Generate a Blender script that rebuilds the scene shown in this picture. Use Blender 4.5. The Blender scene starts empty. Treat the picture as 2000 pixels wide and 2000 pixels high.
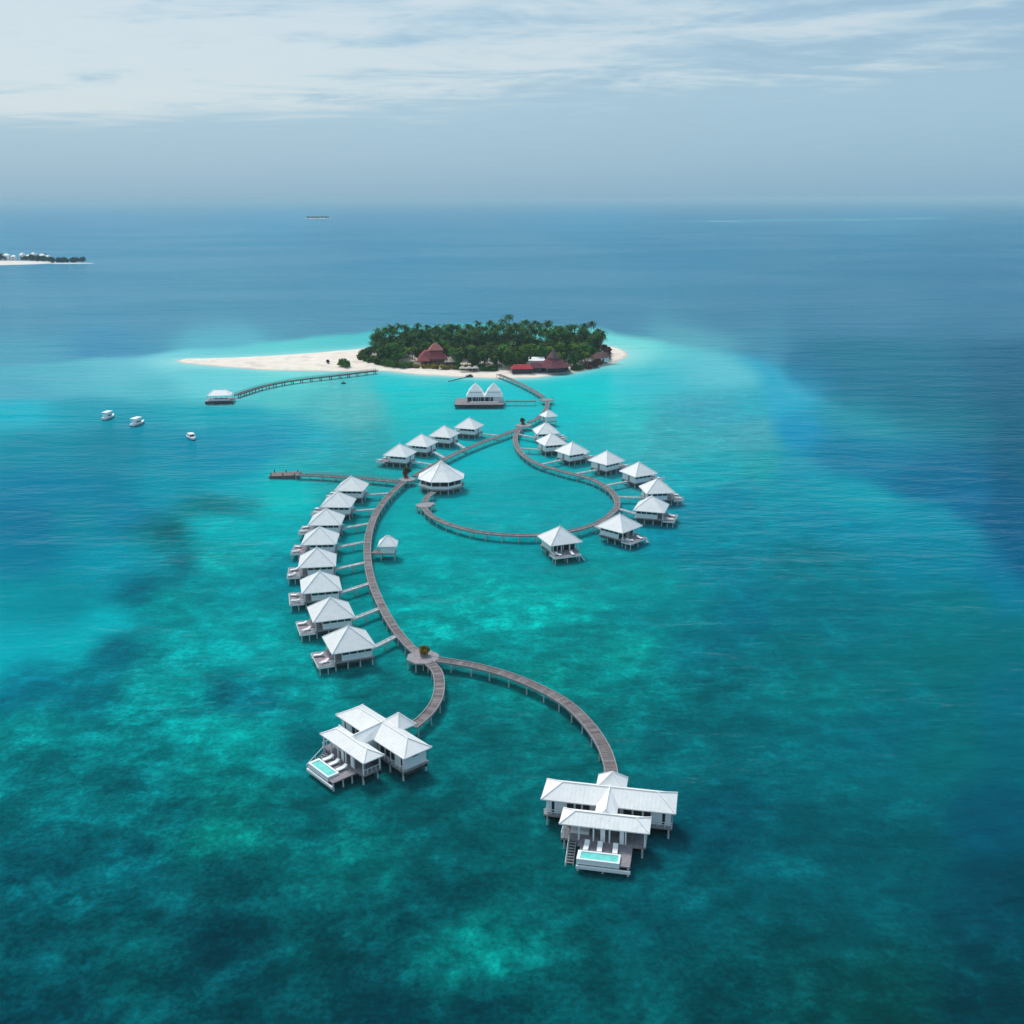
import bpy, math, random
import numpy as np
from mathutils import Vector, Matrix, noise as mnoise

# ------------------------------------------------------------------ camera, world, sun, exposure
SC = bpy.context.scene
COL = SC.collection
H_CAM = 90.0
PITCH = math.radians(17.07)
ROLL = math.radians(0.17)
cam_d = bpy.data.cameras.new('camera')
cam = bpy.data.objects.new('camera', cam_d); COL.objects.link(cam)
cam_d.sensor_width = 36.0; cam_d.lens = 36.0
cam_d.clip_start = 0.5; cam_d.clip_end = 400000.0
cam.matrix_world = (Matrix.Translation((0, 0, H_CAM)) @ Matrix.Rotation(math.radians(90) - PITCH, 4, 'X')
                    @ Matrix.Rotation(-ROLL, 4, 'Z'))
SC.camera = cam

SUN_EL, SUN_AZ = math.radians(52), math.radians(118)      # azimuth of the sun measured from +X towards +Y
sun_d = bpy.data.lights.new('sun', 'SUN'); sun = bpy.data.objects.new('sun', sun_d); COL.objects.link(sun)
sun_d.energy = 1.5; sun_d.angle = math.radians(18); sun_d.color = (1.0, 0.965, 0.92)
sdir = Vector((math.cos(SUN_EL) * math.cos(SUN_AZ), math.cos(SUN_EL) * math.sin(SUN_AZ), math.sin(SUN_EL)))
sun.rotation_euler = sdir.to_track_quat('Z', 'Y').to_euler()

def lin(r, g=None, b=None):
    if g is None: r, g, b = r
    f = lambda c: (c / 12.92 if c <= 0.04045 else ((c + 0.055) / 1.055) ** 2.4)
    return (f(r / 255), f(g / 255), f(b / 255))

W = bpy.data.worlds.new('World'); SC.world = W; W.use_nodes = True
nt = W.node_tree; nt.nodes.clear()
def N(tree, kind, **kw):
    n = tree.nodes.new(kind)
    for k, v in kw.items():
        if k.startswith('i_'):
            n.inputs[k[2:].replace('_', ' ')].default_value = v
        else: setattr(n, k, v)
    return n
def math_n(tree, op, a, b=None, c=None, clamp=False):
    n = tree.nodes.new('ShaderNodeMath'); n.operation = op; n.use_clamp = clamp
    for i, v in enumerate((a, b, c)):
        if v is None: continue
        if isinstance(v, (int, float)): n.inputs[i].default_value = v
        else: tree.links.new(v, n.inputs[i])
    return n.outputs[0]
def mix_c(tree, fac, a, b, blend='MIX'):
    n = tree.nodes.new('ShaderNodeMix'); n.data_type = 'RGBA'; n.blend_type = blend
    for s, v in ((n.inputs[0], fac), (n.inputs[6], a), (n.inputs[7], b)):
        if isinstance(v, (int, float)): s.default_value = v
        elif isinstance(v, (tuple, list)): s.default_value = tuple(v)[:3] + (1.0,)
        else: tree.links.new(v, s)
    return n.outputs[2]
def ramp(tree, fac, stops, interp='LINEAR'):
    n = tree.nodes.new('ShaderNodeValToRGB'); n.color_ramp.interpolation = interp
    e = n.color_ramp.elements
    while len(e) < len(stops): e.new(0.5)
    for i, (p, c) in enumerate(stops):
        e[i].position = p
        if isinstance(c, (int, float)): c = (c, c, c)
        e[i].color = tuple(c)[:3] + (1.0,)
    tree.links.new(fac, n.inputs[0])
    return n.outputs[0]
def smooth(tree, v, lo, hi):
    n = tree.nodes.new('ShaderNodeMapRange'); n.interpolation_type = 'SMOOTHSTEP'
    tree.links.new(v, n.inputs[0]); n.inputs[1].default_value = lo; n.inputs[2].default_value = hi
    return n.outputs[0]

sky = N(nt, 'ShaderNodeTexSky', sky_type='NISHITA', sun_disc=False)
sky.sun_elevation = SUN_EL
sky.sun_rotation = math.radians(90) - SUN_AZ
sky.air_density = 1.0; sky.dust_density = 2.0
tc = N(nt, 'ShaderNodeTexCoord')
sep = N(nt, 'ShaderNodeSeparateXYZ'); nt.links.new(tc.outputs['Generated'], sep.inputs[0])
X, Y, Z = sep.outputs
zc = math_n(nt, 'ADD', math_n(nt, 'MAXIMUM', Z, 0.0), 0.035)
px_ = math_n(nt, 'DIVIDE', X, zc); py_ = math_n(nt, 'DIVIDE', Y, zc)
def sky_noise(sx, sy, off, detail, rough, dist=0.0):
    cb = N(nt, 'ShaderNodeCombineXYZ')
    nt.links.new(math_n(nt, 'MULTIPLY_ADD', px_, sx, off), cb.inputs[0])
    nt.links.new(math_n(nt, 'MULTIPLY_ADD', py_, sy, off * 0.7), cb.inputs[1])
    n = N(nt, 'ShaderNodeTexNoise', i_Scale=1.0, i_Detail=detail, i_Roughness=rough, i_Distortion=dist)
    nt.links.new(cb.outputs[0], n.inputs['Vector'])
    return n.outputs[0]
n_big = sky_noise(0.30, 0.42, 3.1, 3.0, 0.5, 0.3)
n_mid = sky_noise(0.85, 1.10, 7.7, 7.0, 0.62, 0.6)
n_fine = sky_noise(2.0, 2.6, 1.3, 8.0, 0.6, 0.8)
# vapour veil below, brighter thin cloud sheet above a ragged lower edge
base = ramp(nt, Z, [(0.0, lin(133, 179, 208)), (0.045, lin(143, 185, 211)), (0.09, lin(153, 191, 214)),
                    (0.17, lin(172, 204, 219)), (0.5, (0.62, 0.74, 0.82)), (1.0, (0.80, 0.90, 0.96))])
edge = math_n(nt, 'ADD', Z, math_n(nt, 'MULTIPLY_ADD', n_mid, 0.05, -0.025))
edge = math_n(nt, 'ADD', edge, math_n(nt, 'MULTIPLY', X, -0.045))
up = smooth(nt, edge, 0.070, 0.098)
cl = math_n(nt, 'ADD', math_n(nt, 'MULTIPLY', n_mid, 0.72), math_n(nt, 'MULTIPLY', n_big, 0.30))
cl = math_n(nt, 'ADD', cl, math_n(nt, 'MULTIPLY', n_fine, 0.30))
cl = math_n(nt, 'ADD', cl, math_n(nt, 'MULTIPLY', math_n(nt, 'MULTIPLY_ADD', X, -1.0, 0.05), 0.30))
cover = smooth(nt, cl, 0.53, 0.80)
cloud = ramp(nt, cover, [(0.0, lin(148, 184, 208)), (0.35, lin(166, 197, 216)), (0.7, lin(186, 209, 221)), (1.0, lin(200, 216, 225))])
c1 = mix_c(nt, up, base, cloud)
zen = smooth(nt, Z, 0.25, 0.95)
c1 = mix_c(nt, 1.0, c1, mix_c(nt, zen, (1, 1, 1), (1.12, 1.12, 1.12)), 'MULTIPLY')
low = smooth(nt, n_fine, 0.35, 0.7)
c1 = mix_c(nt, math_n(nt, 'MULTIPLY', low, 0.10), c1, lin(176, 204, 220))
c10 = mix_c(nt, 1.0, c1, (4.8, 4.8, 4.8), 'MULTIPLY')
skymix = mix_c(nt, 0.10, c10, sky.outputs[0])
bg = N(nt, 'ShaderNodeBackground'); bg.inputs['Strength'].default_value = 0.1
nt.links.new(skymix, bg.inputs['Color'])
wo = N(nt, 'ShaderNodeOutputWorld'); nt.links.new(bg.outputs[0], wo.inputs['Surface'])

SC.view_settings.view_transform = 'Standard'; SC.view_settings.look = 'None'
SC.view_settings.exposure = 1.0; SC.view_settings.gamma = 1.0; SC.view_settings.use_curve_mapping = False
SC.render.engine = 'CYCLES'
SC.cycles.use_denoising = True
SC.cycles.max_bounces = 6; SC.cycles.volume_bounces = 0; SC.cycles.caustics_reflective = False
SC.cycles.caustics_refractive = False

random.seed(11); rng = np.random.default_rng(5)

# ------------------------------------------------------------------ survey helper: photo pixel -> point at height z
def at(px, py, z=0.0, s=1.0):
    a, b = (px * s - 1000) / 2000, (1000 - py * s) / 2000
    a, b = a * math.cos(ROLL) + b * math.sin(ROLL), -a * math.sin(ROLL) + b * math.cos(ROLL)
    c_, s_ = math.cos(PITCH), math.sin(PITCH)
    d = (a, c_ + b * s_, -s_ + b * c_)
    t = (z - H_CAM) / d[2]
    return Vector((d[0] * t, d[1] * t, z))
S1 = 2000 / 1932
def at1(px, py, z=0.0): return at(px, py, z, S1)

# ------------------------------------------------------------------ materials
MATS = {}
def mat(name, color, rough=0.6, var=0.12, scale=2.0, bump=0.0, spec=0.4, attr=None):
    m = bpy.data.materials.new(name); m.use_nodes = True
    t = m.node_tree; b = t.nodes['Principled BSDF']
    b.inputs['Roughness'].default_value = rough
    b.inputs['Specular IOR Level'].default_value = spec
    co = N(t, 'ShaderNodeTexCoord')
    n = N(t, 'ShaderNodeTexNoise', i_Scale=scale, i_Detail=5.0, i_Roughness=0.6)
    t.links.new(co.outputs['Object'], n.inputs['Vector'])
    lo = tuple(c * (1 - var) for c in color); hi = tuple(min(1, c * (1 + var)) for c in color)
    c = ramp(t, n.outputs[0], [(0.3, lo), (0.7, hi)])
    if attr:
        a = N(t, 'ShaderNodeAttribute', attribute_name=attr)
        c = mix_c(t, 1.0, c, a.outputs['Color'], 'MULTIPLY')
    t.links.new(c, b.inputs['Base Color'])
    if bump:
        bp = N(t, 'ShaderNodeBump', i_Strength=bump, i_Distance=0.05)
        t.links.new(n.outputs[0], bp.inputs['Height']); t.links.new(bp.outputs[0], b.inputs['Normal'])
    MATS[name] = m
    return m
M_ROOF = mat('white_roof', (0.84, 0.825, 0.815), 0.55, 0.05, 0.7, 0.15)
def weather(m, amt=0.06):
    t = m.node_tree; b = t.nodes['Principled BSDF']; src = b.inputs['Base Color'].links[0].from_socket
    oi = N(t, 'ShaderNodeObjectInfo'); co = N(t, 'ShaderNodeTexCoord')
    mp = N(t, 'ShaderNodeMapping'); mp.inputs['Scale'].default_value = (1.1, 1.1, 0.35); t.links.new(co.outputs['Object'], mp.inputs['Vector'])
    va = N(t, 'ShaderNodeVectorMath', operation='ADD'); t.links.new(mp.outputs[0], va.inputs[0])
    cb = N(t, 'ShaderNodeCombineXYZ'); t.links.new(math_n(t, 'MULTIPLY', oi.outputs['Random'], 40.0), cb.inputs[0]); t.links.new(cb.outputs[0], va.inputs[1])
    n = N(t, 'ShaderNodeTexNoise', i_Scale=0.9, i_Detail=6.0, i_Roughness=0.7, i_Distortion=0.5); t.links.new(va.outputs[0], n.inputs['Vector'])
    st = ramp(t, n.outputs[0], [(0.30, (1 - 2.2 * amt, 1 - 2.1 * amt, 1 - 2.2 * amt)), (0.46, (1, 1, 1))])
    v = math_n(t, 'MULTIPLY_ADD', oi.outputs['Random'], amt, 1 - amt)
    cv = N(t, 'ShaderNodeCombineXYZ')
    for k in range(3): t.links.new(v, cv.inputs[k])
    t.links.new(mix_c(t, 1.0, mix_c(t, 1.0, src, st, 'MULTIPLY'), cv.outputs[0], 'MULTIPLY'), b.inputs['Base Color'])
weather(M_ROOF)
M_WALL = mat('white_wall', (0.78, 0.79, 0.81), 0.6, 0.06, 1.2)
M_TRIM = mat('white_trim', (0.76, 0.78, 0.80), 0.5, 0.04, 2)
M_PILE = mat('pale_pile', (0.50, 0.52, 0.52), 0.7, 0.25, 1.5)
M_DECK = mat('weathered_timber', (0.170, 0.146, 0.150), 0.8, 0.25, 1.3, 0.1, 0.2, attr='tone')
M_DECKP = mat('pale_timber', (0.42, 0.41, 0.44), 0.8, 0.15, 1.3, 0.1, 0.2, attr='tone')
M_DECKD = mat('terrace_timber', (0.27, 0.245, 0.265), 0.8, 0.2, 1.5, 0.1, 0.2)
M_BEAM = mat('beam_timber', (0.27, 0.255, 0.265), 0.8, 0.2, 1.0)
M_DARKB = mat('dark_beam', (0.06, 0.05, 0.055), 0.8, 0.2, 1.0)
M_GLASS = mat('dark_glass', (0.018, 0.024, 0.035), 0.08, 0.2, 1.0, 0, 0.6)
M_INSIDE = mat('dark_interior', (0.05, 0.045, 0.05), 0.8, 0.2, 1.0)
M_MATTR = mat('white_cushion', (0.80, 0.80, 0.82), 0.8, 0.04, 3)
M_PINK = mat('rose_cushion', (0.52, 0.25, 0.32), 0.8, 0.1, 3)
M_POOL = mat('pool_water', (0.16, 0.62, 0.56), 0.06, 0.14, 1.2, 0.05, 0.5)
M_RED = mat('red_shingle', (0.25, 0.058, 0.062), 0.8, 0.3, 0.9, 0.2, 0.1)
M_REDP = mat('faded_red_shingle', (0.42, 0.15, 0.13), 0.8, 0.25, 0.9, 0.2, 0.1)
M_BROWN = mat('brown_thatch', (0.16, 0.085, 0.08), 0.9, 0.35, 0.9, 0.3, 0.1)
M_MAROON = mat('maroon_shingle', (0.15, 0.042, 0.055), 0.8, 0.3, 0.9, 0.2, 0.1)
M_TRUNK = mat('palm_trunk', (0.16, 0.13, 0.10), 0.9, 0.25, 3)
M_CREAM = mat('cream_canvas', (0.55, 0.47, 0.42), 0.8, 0.1, 1)
M_BOATG = mat('hull_dark', (0.05, 0.07, 0.09), 0.4, 0.1, 1)
M_ROCK = mat('dark_rock', (0.05, 0.055, 0.055), 0.9, 0.4, 0.8, 0.4)
M_POT = mat('terracotta', (0.36, 0.12, 0.07), 0.8, 0.2, 3)
def leaf_mat(name, c, var=0.35):
    m = mat(name, c, 0.85, var, 0.55, 0, 0.06)
    t = m.node_tree; b = t.nodes['Principled BSDF']
    oi = N(t, 'ShaderNodeObjectInfo')
    hs = N(t, 'ShaderNodeHueSaturation')
    t.links.new(math_n(t, 'MULTIPLY_ADD', oi.outputs['Random'], 0.05, 0.475), hs.inputs['Hue'])
    t.links.new(math_n(t, 'MULTIPLY_ADD', oi.outputs['Random'], 0.7, 0.65), hs.inputs['Value'])
    old = b.inputs['Base Color'].links[0].from_socket
    t.links.new(old, hs.inputs['Color']); t.links.new(hs.outputs[0], b.inputs['Base Color'])
    return m
M_PALM = leaf_mat('palm_frond', (0.036, 0.092, 0.016))
M_PALMY = leaf_mat('palm_frond_yellow', (0.105, 0.155, 0.010))
M_BUSH = leaf_mat('broadleaf', (0.060, 0.120, 0.014))
M_BUSHY = leaf_mat('yellow_leaf', (0.26, 0.19, 0.02))
M_BUSHR = leaf_mat('russet_leaf', (0.13, 0.06, 0.05))
M_FAR = leaf_mat('far_leaf', (0.015, 0.045, 0.038))

# ------------------------------------------------------------------ mesh helpers
class MB:
    def __init__(s): s.v = []; s.f = []; s.t = []
    def quad_idx(s, *i): s.f.append(i)
    def poly(s, pts, tone=1.0):
        n = len(s.v); s.v += [tuple(p) for p in pts]; s.f.append(tuple(range(n, n + len(pts)))); s.t.append(tone)
    def hexa(s, lo, hi, tone=1.0):
        """lo, hi: four corner points each (counter-clockwise from above)"""
        n = len(s.v); s.v += [tuple(p) for p in lo] + [tuple(p) for p in hi]
        s.f += [(n + 3, n + 2, n + 1, n), (n + 4, n + 5, n + 6, n + 7)]
        s.f += [(n + i, n + (i + 1) % 4, n + 4 + (i + 1) % 4, n + 4 + i) for i in range(4)]
        s.t += [tone] * 6
    def box(s, x0, x1, y0, y1, z0, z1, tone=1.0):
        if x1 < x0: x0, x1 = x1, x0
        if y1 < y0: y0, y1 = y1, y0
        s.hexa([(x0, y0, z0), (x1, y0, z0), (x1, y1, z0), (x0, y1, z0)], [(x0, y0, z1), (x1, y0, z1), (x1, y1, z1), (x0, y1, z1)], tone)
    def bar(s, a, b, w, h=None):
        a, b = Vector(a), Vector(b); d = (b - a).normalized(); h = h or w
        up = Vector((0, 0, 1)) if abs(d.z) < 0.95 else Vector((1, 0, 0))
        r = d.cross(up).normalized() * w / 2; u = r.cross(d).normalized() * h / 2
        q = [a - r - u, a + r - u, a + r + u, a - r + u]; q2 = [p + (b - a) for p in q]
        n = len(s.v); s.v += [tuple(p) for p in q + q2]
        s.f += [(n, n + 1, n + 2, n + 3), (n + 7, n + 6, n + 5, n + 4)]
        s.f += [(n + (i + 1) % 4, n + i, n + 4 + i, n + 4 + (i + 1) % 4) for i in range(4)]
        s.t += [1.0] * 6
    def lathe(s, prof, seg=8, c=(0, 0)):
        n = len(s.v)
        for r, z in prof:
            for k in range(seg):
                a = 2 * math.pi * (k + 0.5) / seg; s.v.append((c[0] + r * math.cos(a), c[1] + r * math.sin(a), z))
        for j in range(len(prof) - 1):
            for k in range(seg):
                a, b = n + j * seg + k, n + j * seg + (k + 1) % seg
                s.f.append((a, b, b + seg, a + seg)); s.t.append(1.0)
        s.f.append(tuple(n + k for k in reversed(range(seg)))); s.f.append(tuple(n + (len(prof) - 1) * seg + k for k in range(seg))); s.t += [1.0, 1.0]
    def mesh(s, name, m, tone=False, smooth_=False):
        me = bpy.data.meshes.new(name); me.from_pydata(s.v, [], s.f); me.materials.append(m)
        if tone:
            a = me.attributes.new('tone', 'FLOAT_COLOR', 'FACE')
            a.data.foreach_set('color', np.array([(t, t, t, 1) for t in s.t], dtype=np.float32).ravel())
        if smooth_: me.polygons.foreach_set('use_smooth', [True] * len(me.polygons))
        me.update(); return me
def link(name, me, parent=None):
    o = bpy.data.objects.new(name, me); COL.objects.link(o)
    if parent is not None: o.parent = parent
    return o
def part(name, mb, m, parent=None, **kw): return link(name, mb.mesh(name, m, **kw), parent)
def tag(o, label=None, cat=None, group=None, kind=None):
    for k, v in (('label', label), ('category', cat), ('group', group), ('kind', kind)):
        if v: o[k] = v
    return o
def thing(name, label, cat, loc=(0, 0, 0), rz=0.0, group=None):
    o = link(name, None); o.location = loc; o.rotation_euler = (0, 0, rz)
    return tag(o, label, cat, group)
KIDS = {}
def dup(root, loc, rz, label, group=None):
    """a copy of a thing with copies of its parts and sub-parts"""
    ch = {}
    for o in COL.objects:
        if o.parent is not None: ch.setdefault(o.parent, []).append(o)
    def cp(o, p):
        c = o.copy(); COL.objects.link(c)
        if p is not None: c.parent = p
        for k in ch.get(o, []): cp(k, c)
        return c
    r = cp(root, None); r.location = loc; r.rotation_euler = (0, 0, rz); r['label'] = label
    if group: r['group'] = group
    return r
_pile = {}
def pile(parent, x, y, top, r=0.13, m=None):
    k = (round(top, 2), r, (m or M_PILE).name)
    if k not in _pile:
        b = MB(); b.lathe([(r * 1.15, -1.0), (r, 0.4), (r * 0.95, top)], 8); _pile[k] = b.mesh('pile', m or M_PILE)
    o = link('pile', _pile[k], parent); o.location = (x, y, 0); return o
def roof_mesh(poly_lo, poly_hi, thick=0.16, skirt=0.0):
    """a hipped roof: eave polygon below, ridge points above (same count), with fascia"""
    b = MB(); n = len(poly_lo)
    for i in range(n):
        j = (i + 1) % n
        pts = [poly_lo[i], poly_lo[j], poly_hi[j]]
        if (Vector(poly_hi[i]) - Vector(poly_hi[j])).length > 1e-4: pts.append(poly_hi[i])
        b.poly(pts)
        dn = [(p[0], p[1], p[2] - thick) for p in (poly_lo[i], poly_lo[j])]
        b.poly([dn[0], dn[1], poly_lo[j], poly_lo[i]])
    b.poly([(p[0], p[1], p[2] - thick) for p in reversed(poly_lo)])
    return b
def hip_caps(poly_lo, poly_hi, w=0.2):
    b = MB()
    for p, q in zip(poly_lo, poly_hi):
        b.bar((p[0], p[1], p[2] + 0.03), (q[0], q[1], q[2] + 0.03), w, 0.12)
    for i in range(len(poly_hi)):
        p, q = Vector(poly_hi[i]), Vector(poly_hi[(i + 1) % len(poly_hi)])
        if (p - q).length > 0.5 and i < 2: b.bar(p + Vector((0, 0, .03)), q + Vector((0, 0, .03)), w, 0.12)
    return b
def seams(lo_a, lo_b, hi_a, hi_b, step=0.62, proud=0.035):
    """thin raised battens running up one roof face"""
    b = MB(); lo_a, lo_b, hi_a, hi_b = map(Vector, (lo_a, lo_b, hi_a, hi_b))
    L = (lo_b - lo_a).length; n = int(L / step); d = (lo_b - lo_a).normalized()
    ta, tb = (hi_a - lo_a).dot(d), (hi_b - lo_a).dot(d)
    for k in range(1, n):
        s_ = k * L / n
        f = 1.0
        if s_ < ta: f = s_ / ta
        elif s_ > tb: f = (L - s_) / max(1e-6, L - tb)
        p = lo_a + d * s_
        q_full = (hi_a - lo_a) - d * ta
        q = p + q_full * f
        up = d.cross(q_full).normalized() * proud * 0.4
        if (q - p).length > 0.4: b.bar(p + up, q + up, 0.06, proud)
    return b

# ------------------------------------------------------------------ sea: one sheet, its colour from what lies under it (sand, reef, depth), plus painted sky reflection far out
ISL = [(340, 684), (420, 692), (500, 698), (580, 700), (640, 701), (720, 700), (780, 706), (840, 710), (900, 713), (960, 714), (1020, 712), (1060, 707),
       (1100, 700), (1140, 690), (1172, 679), (1184, 669), (1172, 659), (1150, 653), (1120, 650), (1050, 646), (930, 642), (800, 644), (740, 650), (690, 657), (640, 662), (560, 668), (480, 673), (400, 676), (345, 678)]
ISL_W = np.array([tuple(at1(x, y, 0.0))[:2] for x, y in ISL])
def resample(P, n=8):
    out = []; m = len(P)
    for i in range(m):
        p0, p1, p2, p3 = P[i - 1], P[i], P[(i + 1) % m], P[(i + 2) % m]
        for k in range(n):
            t = k / n
            out.append(0.5 * ((2 * p1) + (-p0 + p2) * t + (2 * p0 - 5 * p1 + 4 * p2 - p3) * t ** 2 + (-p0 + 3 * p1 - 3 * p2 + p3) * t ** 3))
    return np.array(out)
ISL_P = resample(ISL_W, 4)
def sdf(px, py, poly):
    d = np.full(px.shape, 1e9, np.float32); ins = np.zeros(px.shape, bool)
    for i in range(len(poly)):
        a, b = poly[i - 1], poly[i]
        ex, ey = b - a; wx, wy = px - a[0], py - a[1]
        t = np.clip((wx * ex + wy * ey) / (ex * ex + ey * ey + 1e-9), 0, 1)
        d = np.minimum(d, (wx - ex * t) ** 2 + (wy - ey * t) ** 2)
        c1 = (a[1] <= py) & (b[1] > py); c2 = (a[1] > py) & (b[1] <= py)
        cr = ex * wy - ey * wx
        ins ^= (c1 & (cr > 0)) | (c2 & (cr < 0))
    d = np.sqrt(d)
    return np.where(ins, -d, d)
VA = [(-33.0, 190.2, 22), (-39.3, 205.8, 18.5), (-44.4, 222.0, 13.5), (-48.1, 238.6, 8), (-50.4, 255.5, 3.5), (-51.6, 272.0, 1.5), (-51.1, 289.0, -2), (-49.7, 306.2, -4)]
VU = [(-39.2, 349.7, -18), (-32.9, 365.2, -22), (-25.5, 379.6, -22), (-16.7, 394.0, -21)]
VRR = [(13.2, 384.6, 190), (14.6, 366.2, 200), (21.3, 352.2, 214), (32.3, 338.7, 221), (41.3, 323.0, 209), (44.5, 302.5, 188), (40.3, 283.5, 163), (29.3, 266.0, 137), (12.5, 255.1, 111)]
BR_A = [(752, 1197), (717, 1147), (697, 1100), (692, 1060), (692, 1021), (698, 987), (712, 960), (735, 930)]
BR_U = [(815, 876), (840, 864), (880, 847), (946, 822)]
BR_R = [(974, 818), (980, 845), (1020, 876), (1083, 894), (1140, 916), (1163, 937), (1162, 958), (1118, 990), (1020, 1009)]
HAZE_DENS = 0.00010
RIM = (0.10, 0.34, 0.40)
SHELF = (0.30, 0.62, 0.60)
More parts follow.
